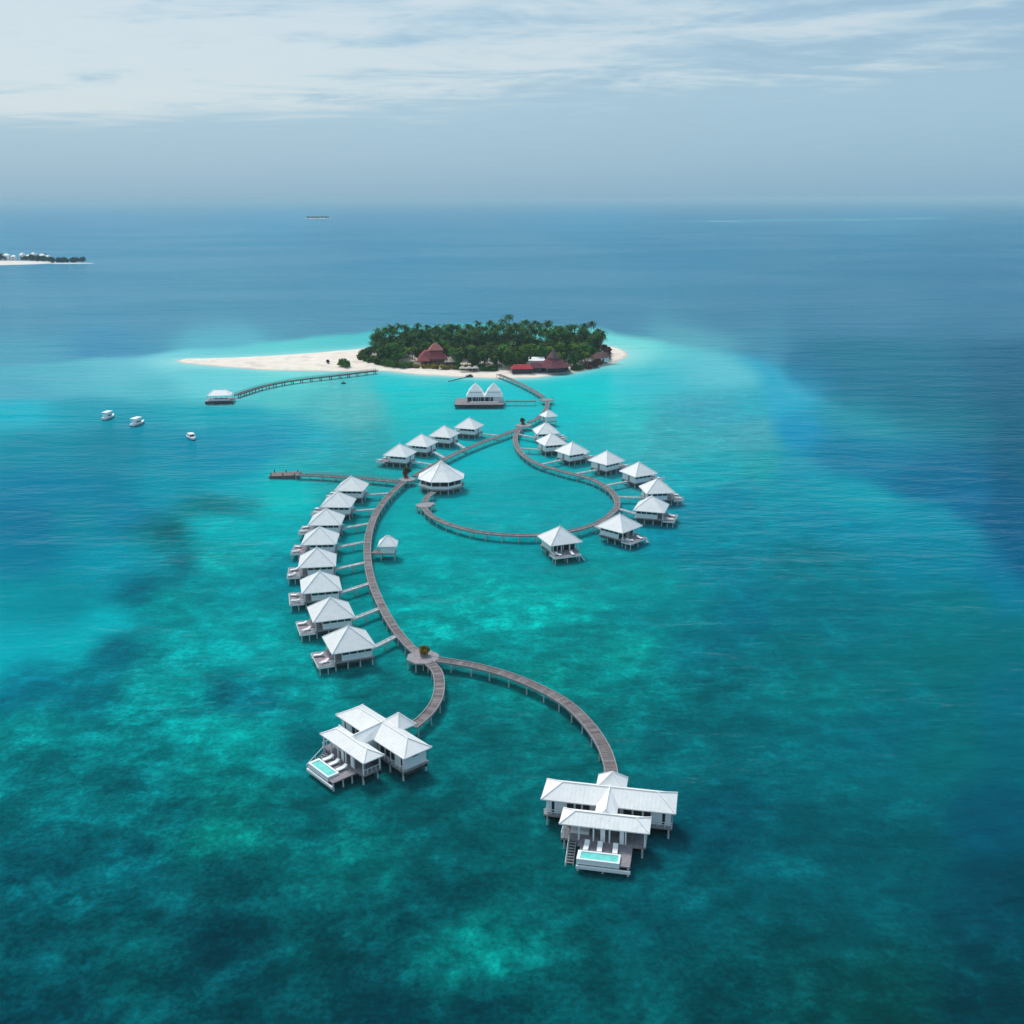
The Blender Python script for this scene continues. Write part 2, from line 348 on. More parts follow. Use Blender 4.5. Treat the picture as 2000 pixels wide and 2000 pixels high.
# what lies under the water at surveyed points: photo position, then the water body's colour (linear), open-sea points lightened in place of reflected sky
TINT = [(50, 620, 0.0499, 0.2237, 0.3268), (350, 620, 0.0459, 0.2129, 0.3150), (650, 630, 0.0474, 0.2146, 0.3132), (50, 700, 0.0537, 0.2790, 0.3714), (200, 690, 0.0325, 0.2162, 0.3467), (250, 720, 0.0965, 0.4011, 0.4660), (330, 712, 0.1493, 0.5136, 0.5460), (100, 750, 0.0683, 0.3617, 0.4246), (300, 755, 0.0573, 0.3720, 0.4144), (450, 740, 0.0925, 0.4855, 0.5064), (560, 735, 0.0922, 0.5455, 0.5061), (550, 780, 0.0589, 0.4311, 0.4258), (50, 772, 0.0519, 0.3054, 0.3897), (20, 805, 0.0004, 0.3543, 0.4319), (150, 805, 0.0004, 0.2629, 0.3335), (400, 800, 0.0004, 0.3067, 0.3566), (500, 805, 0.0004, 0.3069, 0.3761), (600, 790, 0.0392, 0.3559, 0.3788), (690, 790, 0.0718, 0.4099, 0.4073), (50, 880, 0.0004, 0.1987, 0.2663), (200, 880, 0.0004, 0.1808, 0.2463), (380, 880, 0.0004, 0.2060, 0.2913), (500, 860, 0.0004, 0.2244, 0.3305), (600, 840, 0.0004, 0.2858, 0.3531), (650, 870, 0.0041, 0.2924, 0.3393), (50, 960, 0.0004, 0.1660, 0.2679), (200, 960, 0.0004, 0.1660, 0.2479), (330, 950, 0.0004, 0.2271, 0.2927), (450, 950, 0.0004, 0.3349, 0.3796), (550, 970, 0.0004, 0.3846, 0.3799), (430, 985, 0.0004, 0.1152, 0.1358), (30, 1030, 0.0004, 0.1357, 0.2298), (150, 1030, 0.0004, 0.1846, 0.2490), (250, 1030, 0.0004, 0.1597, 0.2532), (330, 1045, 0.0004, 0.1088, 0.1290), (440, 1030, 0.0004, 0.3389, 0.3598), (540, 1040, 0.0004, 0.3177, 0.3394), (30, 1100, 0.0004, 0.1526, 0.2306), (200, 1110, 0.0004, 0.2304, 0.2948), (290, 1095, 0.0004, 0.2516, 0.2972), (350, 1105, 0.0004, 0.1106, 0.1429), (450, 1100, 0.0004, 0.2797, 0.2816), (520, 1110, 0.0004, 0.1827, 0.2236), (30, 1180, 0.0004, 0.2124, 0.2545), (100, 1165, 0.0004, 0.1952, 0.2370), (180, 1220, 0.0004, 0.3278, 0.3665), (260, 1160, 0.0004, 0.0794, 0.1245), (330, 1180, 0.0004, 0.2223, 0.2263), (30, 1280, 0.0004, 0.2904, 0.3359), (110, 1260, 0.0004, 0.3170, 0.3450), (220, 1290, 0.0004, 0.0962, 0.1372), (350, 1280, 0.0004, 0.2451, 0.2489), (480, 1260, 0.0004, 0.2857, 0.2881), (560, 1270, 0.0004, 0.2220, 0.2250), (30, 1350, 0.0004, 0.1356, 0.1875), (150, 1370, 0.0004, 0.1385, 0.1755), (320, 1340, 0.0004, 0.2685, 0.2597), (480, 1370, 0.0004, 0.1243, 0.1604), (600, 1350, 0.0004, 0.2066, 0.2107), (50, 1430, 0.0004, 0.1903, 0.1948), (250, 1430, 0.0004, 0.1916, 0.1966), (480, 1430, 0.0004, 0.2913, 0.2728), (580, 1450, 0.0004, 0.1099, 0.1288), (50, 1520, 0.0004, 0.1176, 0.1315), (250, 1550, 0.0004, 0.1178, 0.1316), (430, 1540, 0.0004, 0.1417, 0.1375), (350, 1600, 0.0004, 0.0935, 0.1090), (430, 1640, 0.0004, 0.1753, 0.1503), (600, 1600, 0.0004, 0.0981, 0.1080), (50, 1700, 0.0004, 0.0791, 0.0987), (250, 1700, 0.0004, 0.0890, 0.1094), (450, 1700, 0.0004, 0.0697, 0.0837), (700, 1650, 0.0004, 0.1147, 0.1137), (850, 1600, 0.0004, 0.0775, 0.0867), (950, 1500, 0.0004, 0.0961, 0.1057), (50, 1880, 0.0004, 0.0638, 0.0794), (250, 1900, 0.0004, 0.0639, 0.0725), (450, 1850, 0.0004, 0.0451, 0.0613), (600, 1850, 0.0004, 0.0637, 0.0723), (700, 1900, 0.0004, 0.0512, 0.0636), (950, 1870, 0.0004, 0.1595, 0.1478), (850, 1780, 0.0004, 0.0565, 0.0671), (50, 1980, 0.0004, 0.0418, 0.0574), (400, 1980, 0.0004, 0.0515, 0.0638), (750, 1980, 0.0004, 0.0362, 0.0493), (950, 1980, 0.0004, 0.0515, 0.0638), (1050, 1450, 0.0004, 0.1233, 0.1276), (1300, 1420, 0.0004, 0.1089, 0.1275), (1500, 1450, 0.0004, 0.1057, 0.1265), (1700, 1420, 0.0004, 0.1041, 0.1356), (1850, 1450, 0.0004, 0.1083, 0.1221), (1980, 1450, 0.0004, 0.0946, 0.1266), (1400, 1600, 0.0004, 0.0723, 0.1009), (1700, 1650, 0.0004, 0.0694, 0.0869), (1950, 1600, 0.0004, 0.0635, 0.1016), (1980, 1750, 0.0004, 0.0486, 0.0727), (1050, 1750, 0.0004, 0.0861, 0.0929), (1300, 1750, 0.0004, 0.0736, 0.0896), (1050, 1950, 0.0004, 0.0640, 0.0726), (1400, 1950, 0.0004, 0.0531, 0.0610), (1700, 1970, 0.0004, 0.0504, 0.0518), (1950, 1950, 0.0004, 0.0352, 0.0475), (1150, 615, 0.0435, 0.1910, 0.2922), (1400, 620, 0.0363, 0.1746, 0.2731), (1700, 620, 0.0314, 0.1614, 0.2637), (1950, 620, 0.0249, 0.1459, 0.2456), (1330, 672, 0.0753, 0.3087, 0.3695), (1480, 692, 0.0326, 0.1973, 0.2883), (1700, 700, 0.0004, 0.1329, 0.2020), (1950, 700, 0.0004, 0.0896, 0.1675), (1205, 680, 0.1473, 0.5735, 0.5321), (1150, 740, 0.0004, 0.4569, 0.4781), (1250, 740, 0.0265, 0.4022, 0.4507), (1400, 722, 0.0913, 0.4281, 0.4772), (1620, 735, 0.0023, 0.1228, 0.2223), (1130, 780, 0.0004, 0.4875, 0.4523), (1200, 820, 0.0152, 0.4111, 0.4083), (1350, 800, 0.0309, 0.2898, 0.3610), (1450, 790, 0.0133, 0.3102, 0.3820), (1550, 780, 0.0126, 0.3077, 0.4294), (1750, 765, 0.0004, 0.1214, 0.1876), (1950, 780, 0.0004, 0.0861, 0.1490), (1300, 870, 0.0265, 0.3153, 0.3393), (1450, 850, 0.0435, 0.2917, 0.3388), (1580, 850, 0.0004, 0.2241, 0.3677), (1720, 815, 0.0088, 0.2189, 0.2727), (1830, 835, 0.0004, 0.1185, 0.1698), (1950, 860, 0.0004, 0.0842, 0.1453), (1350, 920, 0.0004, 0.2921, 0.3375), (1480, 910, 0.0064, 0.2717, 0.2951), (1600, 920, 0.0069, 0.2292, 0.3147), (1700, 900, 0.0004, 0.1544, 0.2507), (1820, 920, 0.0004, 0.1127, 0.2060), (1950, 920, 0.0004, 0.0763, 0.1467), (1400, 980, 0.0004, 0.1930, 0.2728), (1550, 970, 0.0004, 0.2305, 0.2937), (1700, 980, 0.0004, 0.2518, 0.3105), (1850, 970, 0.0004, 0.1197, 0.2289), (1950, 980, 0.0004, 0.0802, 0.1601), (1300, 1040, 0.0004, 0.1956, 0.2555), (1450, 1030, 0.0004, 0.1954, 0.2554), (1650, 1020, 0.0004, 0.1939, 0.2734), (1800, 1010, 0.0004, 0.2058, 0.2852), (1900, 1020, 0.0004, 0.0936, 0.1868), (1970, 1010, 0.0004, 0.0833, 0.1669), (1250, 1130, 0.0004, 0.2158, 0.2180), (1400, 1100, 0.0004, 0.1621, 0.2177), (1600, 1110, 0.0004, 0.1430, 0.1791), (1800, 1080, 0.0004, 0.1730, 0.2439), (1950, 1100, 0.0004, 0.1340, 0.2306), (1250, 1200, 0.0004, 0.1725, 0.1934), (1450, 1200, 0.0004, 0.1183, 0.1682), (1650, 1200, 0.0004, 0.1291, 0.1635), (1850, 1180, 0.0004, 0.1392, 0.1637), (1980, 1150, 0.0004, 0.1471, 0.2237), (1220, 1255, 0.0004, 0.2432, 0.2193), (1350, 1260, 0.0004, 0.1199, 0.1541), (1550, 1290, 0.0004, 0.1173, 0.1390), (1800, 1280, 0.0004, 0.1206, 0.1354), (1970, 1260, 0.0004, 0.1196, 0.1429), (1250, 1350, 0.0004, 0.1445, 0.1525), (1400, 1340, 0.0004, 0.1082, 0.1270), (1600, 1370, 0.0004, 0.1327, 0.1455), (1850, 1370, 0.0004, 0.1077, 0.1302), (1980, 1370, 0.0004, 0.1070, 0.1526), (700, 800, 0.0724, 0.3587, 0.3579), (640, 850, 0.0004, 0.3340, 0.4057), (720, 850, 0.0172, 0.2917, 0.3158), (800, 750, 0.0004, 0.4574, 0.4785), (880, 830, 0.0004, 0.3804, 0.4017), (700, 920, 0.0069, 0.2703, 0.2717), (850, 790, 0.0004, 0.4343, 0.4298), (1000, 760, 0.0004, 0.4301, 0.4515), (1010, 870, 0.0004, 0.3567, 0.3779), (950, 900, 0.0004, 0.3577, 0.3786), (1050, 950, 0.0004, 0.2694, 0.2909), (950, 990, 0.0004, 0.2920, 0.3133), (830, 1010, 0.0004, 0.2925, 0.2918), (760, 980, 0.0004, 0.2701, 0.2914), (1180, 850, 0.0171, 0.3362, 0.3595), (1280, 830, 0.0240, 0.3138, 0.3382), (1100, 810, 0.0004, 0.4081, 0.4305), (700, 1000, 0.0004, 0.1935, 0.1967), (690, 1130, 0.0004, 0.1795, 0.1826), (880, 1080, 0.0004, 0.2775, 0.2789), (830, 1150, 0.0004, 0.2402, 0.2434), (1000, 1090, 0.0004, 0.2361, 0.2584), (950, 1180, 0.0004, 0.3093, 0.2900), (1080, 1190, 0.0004, 0.3074, 0.2875), (1150, 1120, 0.0004, 0.2170, 0.2198), (880, 1220, 0.0004, 0.2444, 0.2365), (1000, 1250, 0.0004, 0.2366, 0.2289), (1150, 1240, 0.0004, 0.1696, 0.1746), (900, 1330, 0.0004, 0.1539, 0.1587), (1050, 1330, 0.0004, 0.1706, 0.1587), (760, 1350, 0.0004, 0.1232, 0.1282), (1150, 1400, 0.0004, 0.1326, 0.1344), (100, 395, 0.0009, 0.2263, 0.4041), (600, 395, 0.0004, 0.2174, 0.3883), (1200, 393, 0.0004, 0.2054, 0.3668), (1800, 390, 0.0004, 0.1882, 0.3360), (100, 430, 0.0186, 0.1940, 0.3462), (700, 430, 0.0137, 0.1846, 0.3297), (1300, 430, 0.0088, 0.1713, 0.3058), (1900, 430, 0.0040, 0.1540, 0.2750), (100, 480, 0.0312, 0.2065, 0.3339), (700, 480, 0.0275, 0.1908, 0.3161), (1300, 480, 0.0227, 0.1731, 0.2960), (1900, 480, 0.0125, 0.1489, 0.2659), (200, 550, 0.0428, 0.2142, 0.3276), (600, 550, 0.0424, 0.2064, 0.3184), (1100, 550, 0.0395, 0.1916, 0.3014), (1500, 550, 0.0311, 0.1711, 0.2797), (1900, 550, 0.0215, 0.1479, 0.2554), (500, 605, 0.0480, 0.2155, 0.3178), (600, 655, 0.0517, 0.2304, 0.3234), (450, 670, 0.0752, 0.3567, 0.4305), ]
# how much broken coral and sand there is, 0 to 1
REEF = [(50, 620, 0.0), (350, 620, 0.0), (650, 630, 0.0), (50, 700, 0.0), (200, 690, 0.0), (250, 720, 0.0), (330, 712, 0.0), (100, 750, 0.0), (300, 755, 0.0), (450, 740, 0.0), (560, 735, 0.0), (550, 780, 0.0), (50, 772, 0.0), (20, 805, 0.0), (150, 805, 0.0), (400, 800, 0.0), (500, 805, 0.0), (600, 790, 0.1), (690, 790, 0.2), (50, 880, 0.0), (200, 880, 0.0), (380, 880, 0.0), (500, 860, 0.0), (600, 840, 0.0), (650, 870, 0.3), (50, 960, 0.0), (200, 960, 0.0), (330, 950, 0.0), (450, 950, 0.0), (550, 970, 0.0), (430, 985, 0.5), (30, 1030, 0.0), (150, 1030, 0.0), (250, 1030, 0.2), (330, 1045, 0.6), (440, 1030, 0.1), (540, 1040, 0.2), (30, 1100, 0.0), (200, 1110, 0.0), (290, 1095, 0.1), (350, 1105, 0.7), (450, 1100, 0.5), (520, 1110, 0.6), (30, 1180, 0.0), (100, 1165, 0.1), (180, 1220, 0.1), (260, 1160, 0.6), (330, 1180, 0.7), (30, 1280, 0.0), (110, 1260, 0.0), (220, 1290, 0.6), (350, 1280, 0.8), (480, 1260, 0.7), (560, 1270, 0.6), (30, 1350, 0.5), (150, 1370, 0.8), (320, 1340, 0.9), (480, 1370, 0.9), (600, 1350, 0.8), (50, 1430, 0.9), (250, 1430, 1.0), (480, 1430, 0.9), (580, 1450, 0.8), (50, 1520, 1.0), (250, 1550, 1.0), (430, 1540, 1.0), (350, 1600, 1.0), (430, 1640, 1.0), (600, 1600, 0.9), (50, 1700, 1.0), (250, 1700, 1.0), (450, 1700, 1.0), (700, 1650, 0.9), (850, 1600, 0.8), (950, 1500, 0.7), (50, 1880, 1.0), (250, 1900, 1.0), (450, 1850, 1.0), (600, 1850, 1.0), (700, 1900, 1.0), (950, 1870, 1.0), (850, 1780, 0.9), (50, 1980, 1.0), (400, 1980, 1.0), (750, 1980, 1.0), (950, 1980, 1.0), (1050, 1450, 0.7), (1300, 1420, 0.7), (1500, 1450, 0.6), (1700, 1420, 0.4), (1850, 1450, 0.2), (1980, 1450, 0.1), (1400, 1600, 0.7), (1700, 1650, 0.5), (1950, 1600, 0.2), (1980, 1750, 0.4), (1050, 1750, 0.9), (1300, 1750, 0.8), (1050, 1950, 1.0), (1400, 1950, 0.9), (1700, 1970, 0.7), (1950, 1950, 0.6), (1150, 615, 0.0), (1400, 620, 0.0), (1700, 620, 0.0), (1950, 620, 0.0), (1330, 672, 0.0), (1480, 692, 0.0), (1700, 700, 0.0), (1950, 700, 0.0), (1205, 680, 0.0), (1150, 740, 0.0), (1250, 740, 0.0), (1400, 722, 0.0), (1620, 735, 0.0), (1130, 780, 0.0), (1200, 820, 0.2), (1350, 800, 0.3), (1450, 790, 0.2), (1550, 780, 0.1), (1750, 765, 0.0), (1950, 780, 0.0), (1300, 870, 0.3), (1450, 850, 0.3), (1580, 850, 0.0), (1720, 815, 0.0), (1830, 835, 0.0), (1950, 860, 0.0), (1350, 920, 0.2), (1480, 910, 0.3), (1600, 920, 0.2), (1700, 900, 0.0), (1820, 920, 0.0), (1950, 920, 0.0), (1400, 980, 0.2), (1550, 970, 0.2), (1700, 980, 0.0), (1850, 970, 0.0), (1950, 980, 0.0), (1300, 1040, 0.3), (1450, 1030, 0.3), (1650, 1020, 0.2), (1800, 1010, 0.0), (1900, 1020, 0.0), (1970, 1010, 0.0), (1250, 1130, 0.3), (1400, 1100, 0.3), (1600, 1110, 0.3), (1800, 1080, 0.1), (1950, 1100, 0.0), (1250, 1200, 0.5), (1450, 1200, 0.4), (1650, 1200, 0.3), (1850, 1180, 0.1), (1980, 1150, 0.0), (1220, 1255, 0.7), (1350, 1260, 0.5), (1550, 1290, 0.5), (1800, 1280, 0.2), (1970, 1260, 0.1), (1250, 1350, 0.8), (1400, 1340, 0.7), (1600, 1370, 0.5), (1850, 1370, 0.2), (1980, 1370, 0.1), (700, 800, 0.2), (640, 850, 0.1), (720, 850, 0.3), (800, 750, 0.0), (880, 830, 0.0), (700, 920, 0.2), (850, 790, 0.1), (1000, 760, 0.0), (1010, 870, 0.0), (950, 900, 0.0), (1050, 950, 0.1), (950, 990, 0.1), (830, 1010, 0.1), (760, 980, 0.1), (1180, 850, 0.2), (1280, 830, 0.3), (1100, 810, 0.1), (700, 1000, 0.2), (690, 1130, 0.3), (880, 1080, 0.4), (830, 1150, 0.6), (1000, 1090, 0.4), (950, 1180, 0.8), (1080, 1190, 0.7), (1150, 1120, 0.4), (880, 1220, 0.8), (1000, 1250, 0.8), (1150, 1240, 0.8), (900, 1330, 0.8), (1050, 1330, 0.8), (760, 1350, 0.8), (1150, 1400, 0.8), (100, 395, 0.0), (600, 395, 0.0), (1200, 393, 0.0), (1800, 390, 0.0), (100, 430, 0.0), (700, 430, 0.0), (1300, 430, 0.0), (1900, 430, 0.0), (100, 480, 0.0), (700, 480, 0.0), (1300, 480, 0.0), (1900, 480, 0.0), (200, 550, 0.0), (600, 550, 0.0), (1100, 550, 0.0), (1500, 550, 0.0), (1900, 550, 0.0), (500, 605, 0.0), (600, 655, 0.0), (450, 670, 0.0), ]

ty = np.linspace(math.asinh(-400 / 150), math.asinh(110000 / 150), 480)
gy = 60 + 150 * np.sinh(ty)
tx = np.linspace(-math.asinh(110000 / 60), math.asinh(110000 / 60), 761)
gx = 60 * np.sinh(tx)
PX, PY = np.meshgrid(gx, gy)
PX = PX.ravel().astype(np.float32); PY = PY.ravel().astype(np.float32)
def cheap_noise(x, y, seed, octaves=4):
    r = np.random.default_rng(seed); out = np.zeros_like(x); amp = 1.0
    f = 1.0
    for o in range(octaves):
        for k in range(5):
            a = r.uniform(0, 2 * math.pi); ph = r.uniform(0, 6.28); ff = f * r.uniform(0.7, 1.4)
            out += amp * np.sin((x * math.cos(a) + y * math.sin(a)) * ff + ph) / 2.2
        amp *= 0.55; f *= 1.9
    return out
sc_w = np.clip(np.hypot(PX, PY - 0) / 300.0, 0.35, 30)
WX = PX + 7.0 * sc_w * cheap_noise(PX / sc_w, PY / sc_w, 3) * 0.085 * 8
WY = PY + 7.0 * sc_w * cheap_noise(PX / sc_w, PY / sc_w, 9) * 0.085 * 8
WX = PX + 1.2 * sc_w * cheap_noise(PX / sc_w * 0.3, PY / sc_w * 0.3, 33) + 2.2 * sc_w * cheap_noise(PX / sc_w * 0.09, PY / sc_w * 0.09, 3)
WY = PY + 1.2 * sc_w * cheap_noise(PX / sc_w * 0.3, PY / sc_w * 0.3, 39) + 2.6 * sc_w * cheap_noise(PX / sc_w * 0.09, PY / sc_w * 0.09, 9)
def bearing(x, y):
    """bearing and dip seen from the survey point: depth zones widen with distance"""
    yy = np.maximum(y, 70.0)
    return np.clip(x / yy, -1.2, 1.2), np.arctan2(H_CAM, yy)
CP = np.array(TINT, np.float32)
cw = np.array([tuple(at(r[0], r[1], 0.0))[:2] for r in TINT])
cu, cv = bearing(cw[:, 0], cw[:, 1])
def spread(vals, x, y, cu, cv, p=4.0, ky=2.0, eps=0.012):
    u, v = bearing(x, y); out = np.zeros((len(x), vals.shape[1]), np.float32)
    for s0 in range(0, len(x), 40000):
        sl = slice(s0, s0 + 40000)
        d2 = (u[sl, None] - cu[None]) ** 2 + (ky * (v[sl, None] - cv[None])) ** 2
        w = 1.0 / (d2 + eps ** 2) ** (p / 2)
        out[sl] = (w @ vals) / w.sum(1, keepdims=True)
    return out
LAGOON = np.array([tuple(at(x, y, 0.0))[:2] for x, y in ((-900, 724), (0, 716), (120, 709), (230, 702), (330, 692), (420, 680), (500, 669), (640, 653), (800, 640), (1000, 637), (1150, 640), (1215, 654), (1300, 667),
    (1400, 689), (1480, 705), (1547, 722), (1650, 778), (1740, 815), (1850, 862), (2010, 925), (2600, 1100), (2600, 2700), (-900, 2700))])
BAY = np.array([tuple(at(x, y, 0.0))[:2] for x, y in ((-700, 786), (0, 786), (150, 783), (300, 786), (470, 789), (560, 805), (620, 822), (655, 836), (640, 852), (560, 882), (480, 922), (420, 962), (330, 1000), (252, 1040), (232, 1070),
    (280, 1110), (240, 1150), (170, 1200), (90, 1258), (0, 1322), (-300, 1500), (-700, 1500))])
INNER = np.array([tuple(at(x, y, 0.0))[:2] for x, y in ((1300, 600), (1400, 695), (1455, 735), (1490, 790), (1525, 842), (1590, 885), (1682, 936), (1760, 966), (1827, 1000), (1880, 1036), (1932, 1080), (2000, 1132), (2100, 1205),
    (2600, 1500), (2600, 2700), (-900, 2700), (-900, 600))])
def step(d, soft):
    t_ = np.clip(0.5 - d / (2 * soft), 0, 1); return t_ * t_ * (3 - 2 * t_)
far_soft = np.clip(np.hypot(PX, PY) / 40.0, 3.0, 60.0)
d_lag, d_bay = sdf(WX, WY, LAGOON), sdf(WX, WY, BAY)
k_lag = step(d_lag, far_soft * np.where(PX > 150, 1.6, 1.0) * (0.7 + 1.0 * np.clip((PX - 120) / 60, 0, 4)))[:, None]
k_bay = step(d_bay, far_soft * 1.2)[:, None]
k_inn = step(sdf(WX, WY, INNER), far_soft * 0.8)[:, None]
c_inn = sdf(cw[:, 0], cw[:, 1], INNER) < 0
c_lag, c_bay = sdf(cw[:, 0], cw[:, 1], LAGOON) < 0, sdf(cw[:, 0], cw[:, 1], BAY) < 0
def zone(sel): return spread(CP[sel, 2:5], WX, WY, cu[sel].astype(np.float32), cv[sel].astype(np.float32), 4.0, 2.0, 0.022)
tint = zone(~c_lag) * (1 - k_lag) + k_lag * (zone(c_lag & ~c_inn) * (1 - k_inn) + k_inn * (zone(c_lag & c_inn & ~c_bay) * (1 - k_bay) + zone(c_bay) * k_bay))
RF = np.array(REEF, np.float32)
rw = np.array([tuple(at(r[0], r[1], 0.0))[:2] for r in REEF])
ru, rv = bearing(rw[:, 0], rw[:, 1])
reef = spread(RF[:, 2:3], WX, WY, ru.astype(np.float32), rv.astype(np.float32), p=3.0, eps=0.03)[:, 0]
near = (np.abs(PX) < 420) & (PY > 380) & (PY < 900)
shore = np.full(PX.shape, 999.0, np.float32)
shore[near] = sdf(PX[near], PY[near], ISL_P)
# a shelf of pale sand close to the beach
shelf_w = np.where(PY < 560, 5.0, 9.0)
k = np.exp(-np.clip(shore, 0, None) / shelf_w)[:, None] * 0.85
tint = tint * (1 - k) + np.array(SHELF, np.float32) * k
rim = np.exp(-((d_lag + 7) / 7.0) ** 2) * np.clip((PX - 70) / 60, 0, 1) * np.clip((150 - PX) / 45, 0, 1) * 0.35
tint = tint * (1 - rim[:, None]) + np.array(RIM, np.float32) * rim[:, None]
bank = np.exp(-((PY - 4150 - 0.35 * (PX - 750)) / 130) ** 2 - (np.abs(PX - 1250) / 620) ** 4) * 0.85
tint = tint * (1 - bank[:, None]) + np.array((0.06, 0.30, 0.36), np.float32) * bank[:, None]
nv, nh = len(gy), len(gx)
me = bpy.data.meshes.new('sea')
idx = np.arange(nv * nh).reshape(nv, nh)
quads = np.stack([idx[:-1, :-1], idx[:-1, 1:], idx[1:, 1:], idx[1:, :-1]], -1).reshape(-1, 4)
me.vertices.add(nv * nh); me.vertices.foreach_set('co', np.stack([PX, PY, np.zeros_like(PX)], -1).ravel())
me.loops.add(quads.size); me.loops.foreach_set('vertex_index', quads.ravel().astype(np.int32))
me.polygons.add(len(quads)); me.polygons.foreach_set('loop_start', np.arange(0, quads.size, 4, dtype=np.int32))
me.polygons.foreach_set('loop_total', np.full(len(quads), 4, np.int32))
me.update(calc_edges=True)
a = me.attributes.new('tint', 'FLOAT_COLOR', 'POINT')
a.data.foreach_set('color', np.concatenate([tint, np.ones((len(tint), 1), np.float32)], 1).astype(np.float32).ravel())
a = me.attributes.new('reef', 'FLOAT', 'POINT'); a.data.foreach_set('value', reef.astype(np.float32))
m = bpy.data.materials.new('sea_water'); m.use_nodes = True; t = m.node_tree; b = t.nodes['Principled BSDF']
geo = N(t, 'ShaderNodeNewGeometry')
at_t = N(t, 'ShaderNodeAttribute', attribute_name='tint'); at_r = N(t, 'ShaderNodeAttribute', attribute_name='reef')
def pos_noise(scale, detail, rough, dist=0.0, sx=1.0, sy=1.0, rot=0.0):
    mp = N(t, 'ShaderNodeMapping'); mp.inputs['Scale'].default_value = (sx, sy, 1); mp.inputs['Rotation'].default_value = (0, 0, rot)
    t.links.new(geo.outputs['Position'], mp.inputs['Vector'])
    n = N(t, 'ShaderNodeTexNoise', i_Scale=scale, i_Detail=detail, i_Roughness=rough, i_Distortion=dist)
    t.links.new(mp.outputs[0], n.inputs['Vector']); return n.outputs[0]
coral = pos_noise(0.15, 6.0, 0.62, 0.15)
coral2 = pos_noise(0.045, 4.0, 0.55, 0.1)
fine = pos_noise(0.5, 6.0, 0.68, 0.0)
cmix = math_n(t, 'ADD', math_n(t, 'MULTIPLY', coral, 0.50), math_n(t, 'MULTIPLY', coral2, 0.24))
cmix = math_n(t, 'ADD', cmix, math_n(t, 'MULTIPLY', fine, 0.26))
patch = ramp(t, cmix, [(0.415, (0.64, 0.68, 0.70)), (0.465, (0.83, 0.85, 0.86)), (0.505, (1.0, 1.0, 1.0)), (0.545, (1.28, 1.28, 1.25)), (0.60, (1.85, 1.82, 1.72))])
vd = N(t, 'ShaderNodeTexVoronoi', i_Scale=0.17); vd.feature = 'SMOOTH_F1'; vd.inputs['Smoothness'].default_value = 0.35
wob = N(t, 'ShaderNodeTexNoise', i_Scale=0.25, i_Detail=4.0); t.links.new(geo.outputs['Position'], wob.inputs['Vector'])
vm = N(t, 'ShaderNodeVectorMath', operation='MULTIPLY_ADD'); t.links.new(wob.outputs['Color'], vm.inputs[0]); vm.inputs[1].default_value = (7, 7, 0); t.links.new(geo.outputs['Position'], vm.inputs[2])
t.links.new(vm.outputs[0], vd.inputs['Vector'])
heads = math_n(t, 'MULTIPLY', smooth(t, vd.outputs['Distance'], 0.42, 0.16), smooth(t, coral2, 0.44, 0.56))
patch = mix_c(t, math_n(t, 'MULTIPLY', heads, 0.75), patch, (0.48, 0.54, 0.60))
mott = pos_noise(1.25, 4.0, 0.6, 0.0)
patch = mix_c(t, 1.0, patch, ramp(t, mott, [(0.36, (0.76, 0.79, 0.80)), (0.5, (1, 1, 1)), (0.64, (1.25, 1.22, 1.2))]), 'MULTIPLY')
clus = pos_noise(0.12, 9.0, 0.70, 0.4)
patch = mix_c(t, smooth(t, clus, 0.485, 0.455), patch, mix_c(t, 1.0, patch, (0.74, 0.77, 0.78), 'MULTIPLY'))
patch = mix_c(t, smooth(t, clus, 0.565, 0.60), patch, mix_c(t, 1.0, patch, (1.30, 1.28, 1.24), 'MULTIPLY'))
one = mix_c(t, at_r.outputs['Fac'], (1, 1, 1), patch)
colr = mix_c(t, 1.0, at_t.outputs['Color'], one, 'MULTIPLY')
t.nodes.remove(b)
dif = N(t, 'ShaderNodeBsdfDiffuse'); t.links.new(colr, dif.inputs['Color'])
gls = N(t, 'ShaderNodeBsdfGlossy'); gls.inputs['Roughness'].default_value = 0.12; gls.inputs['Color'].default_value = (1, 1, 1, 1)
fr = N(t, 'ShaderNodeFresnel'); fr.inputs['IOR'].default_value = 1.33
refl = math_n(t, 'MULTIPLY', math_n(t, 'SUBTRACT', fr.outputs[0], 0.25), 0.46, clamp=True)
mxs = N(t, 'ShaderNodeMixShader'); t.links.new(refl, mxs.inputs[0]); t.links.new(dif.outputs[0], mxs.inputs[1]); t.links.new(gls.outputs[0], mxs.inputs[2])
t.links.new(mxs.outputs[0], t.nodes['Material Output'].inputs['Surface'])
w1 = pos_noise(0.55, 3.0, 0.6, 0.2, 0.55, 1.0, 0.12)
w2 = pos_noise(0.12, 4.0, 0.58, 0.2, 0.5, 1.0, 0.10)
w3 = pos_noise(0.034, 4.0, 0.6, 0.2, 0.40, 1.0, 0.06)
gust = pos_noise(0.0045, 6.0, 0.62, 0.3, 0.45, 1.0, 0.05)
hgt = math_n(t, 'ADD', math_n(t, 'MULTIPLY', w1, 0.34), math_n(t, 'MULTIPLY', w2, 1.2))
hgt = math_n(t, 'ADD', hgt, math_n(t, 'MULTIPLY', w3, 3.2))
bp = N(t, 'ShaderNodeBump', i_Strength=0.9, i_Distance=1.3)
ln = N(t, 'ShaderNodeVectorMath', operation='LENGTH'); t.links.new(geo.outputs['Position'], ln.inputs[0])
calm = smooth(t, ln.outputs['Value'], 26000.0, 6000.0)
t.links.new(math_n(t, 'MULTIPLY', math_n(t, 'MULTIPLY_ADD', smooth(t, gust, 0.38, 0.62), 0.75, 0.45), calm), bp.inputs['Strength'])
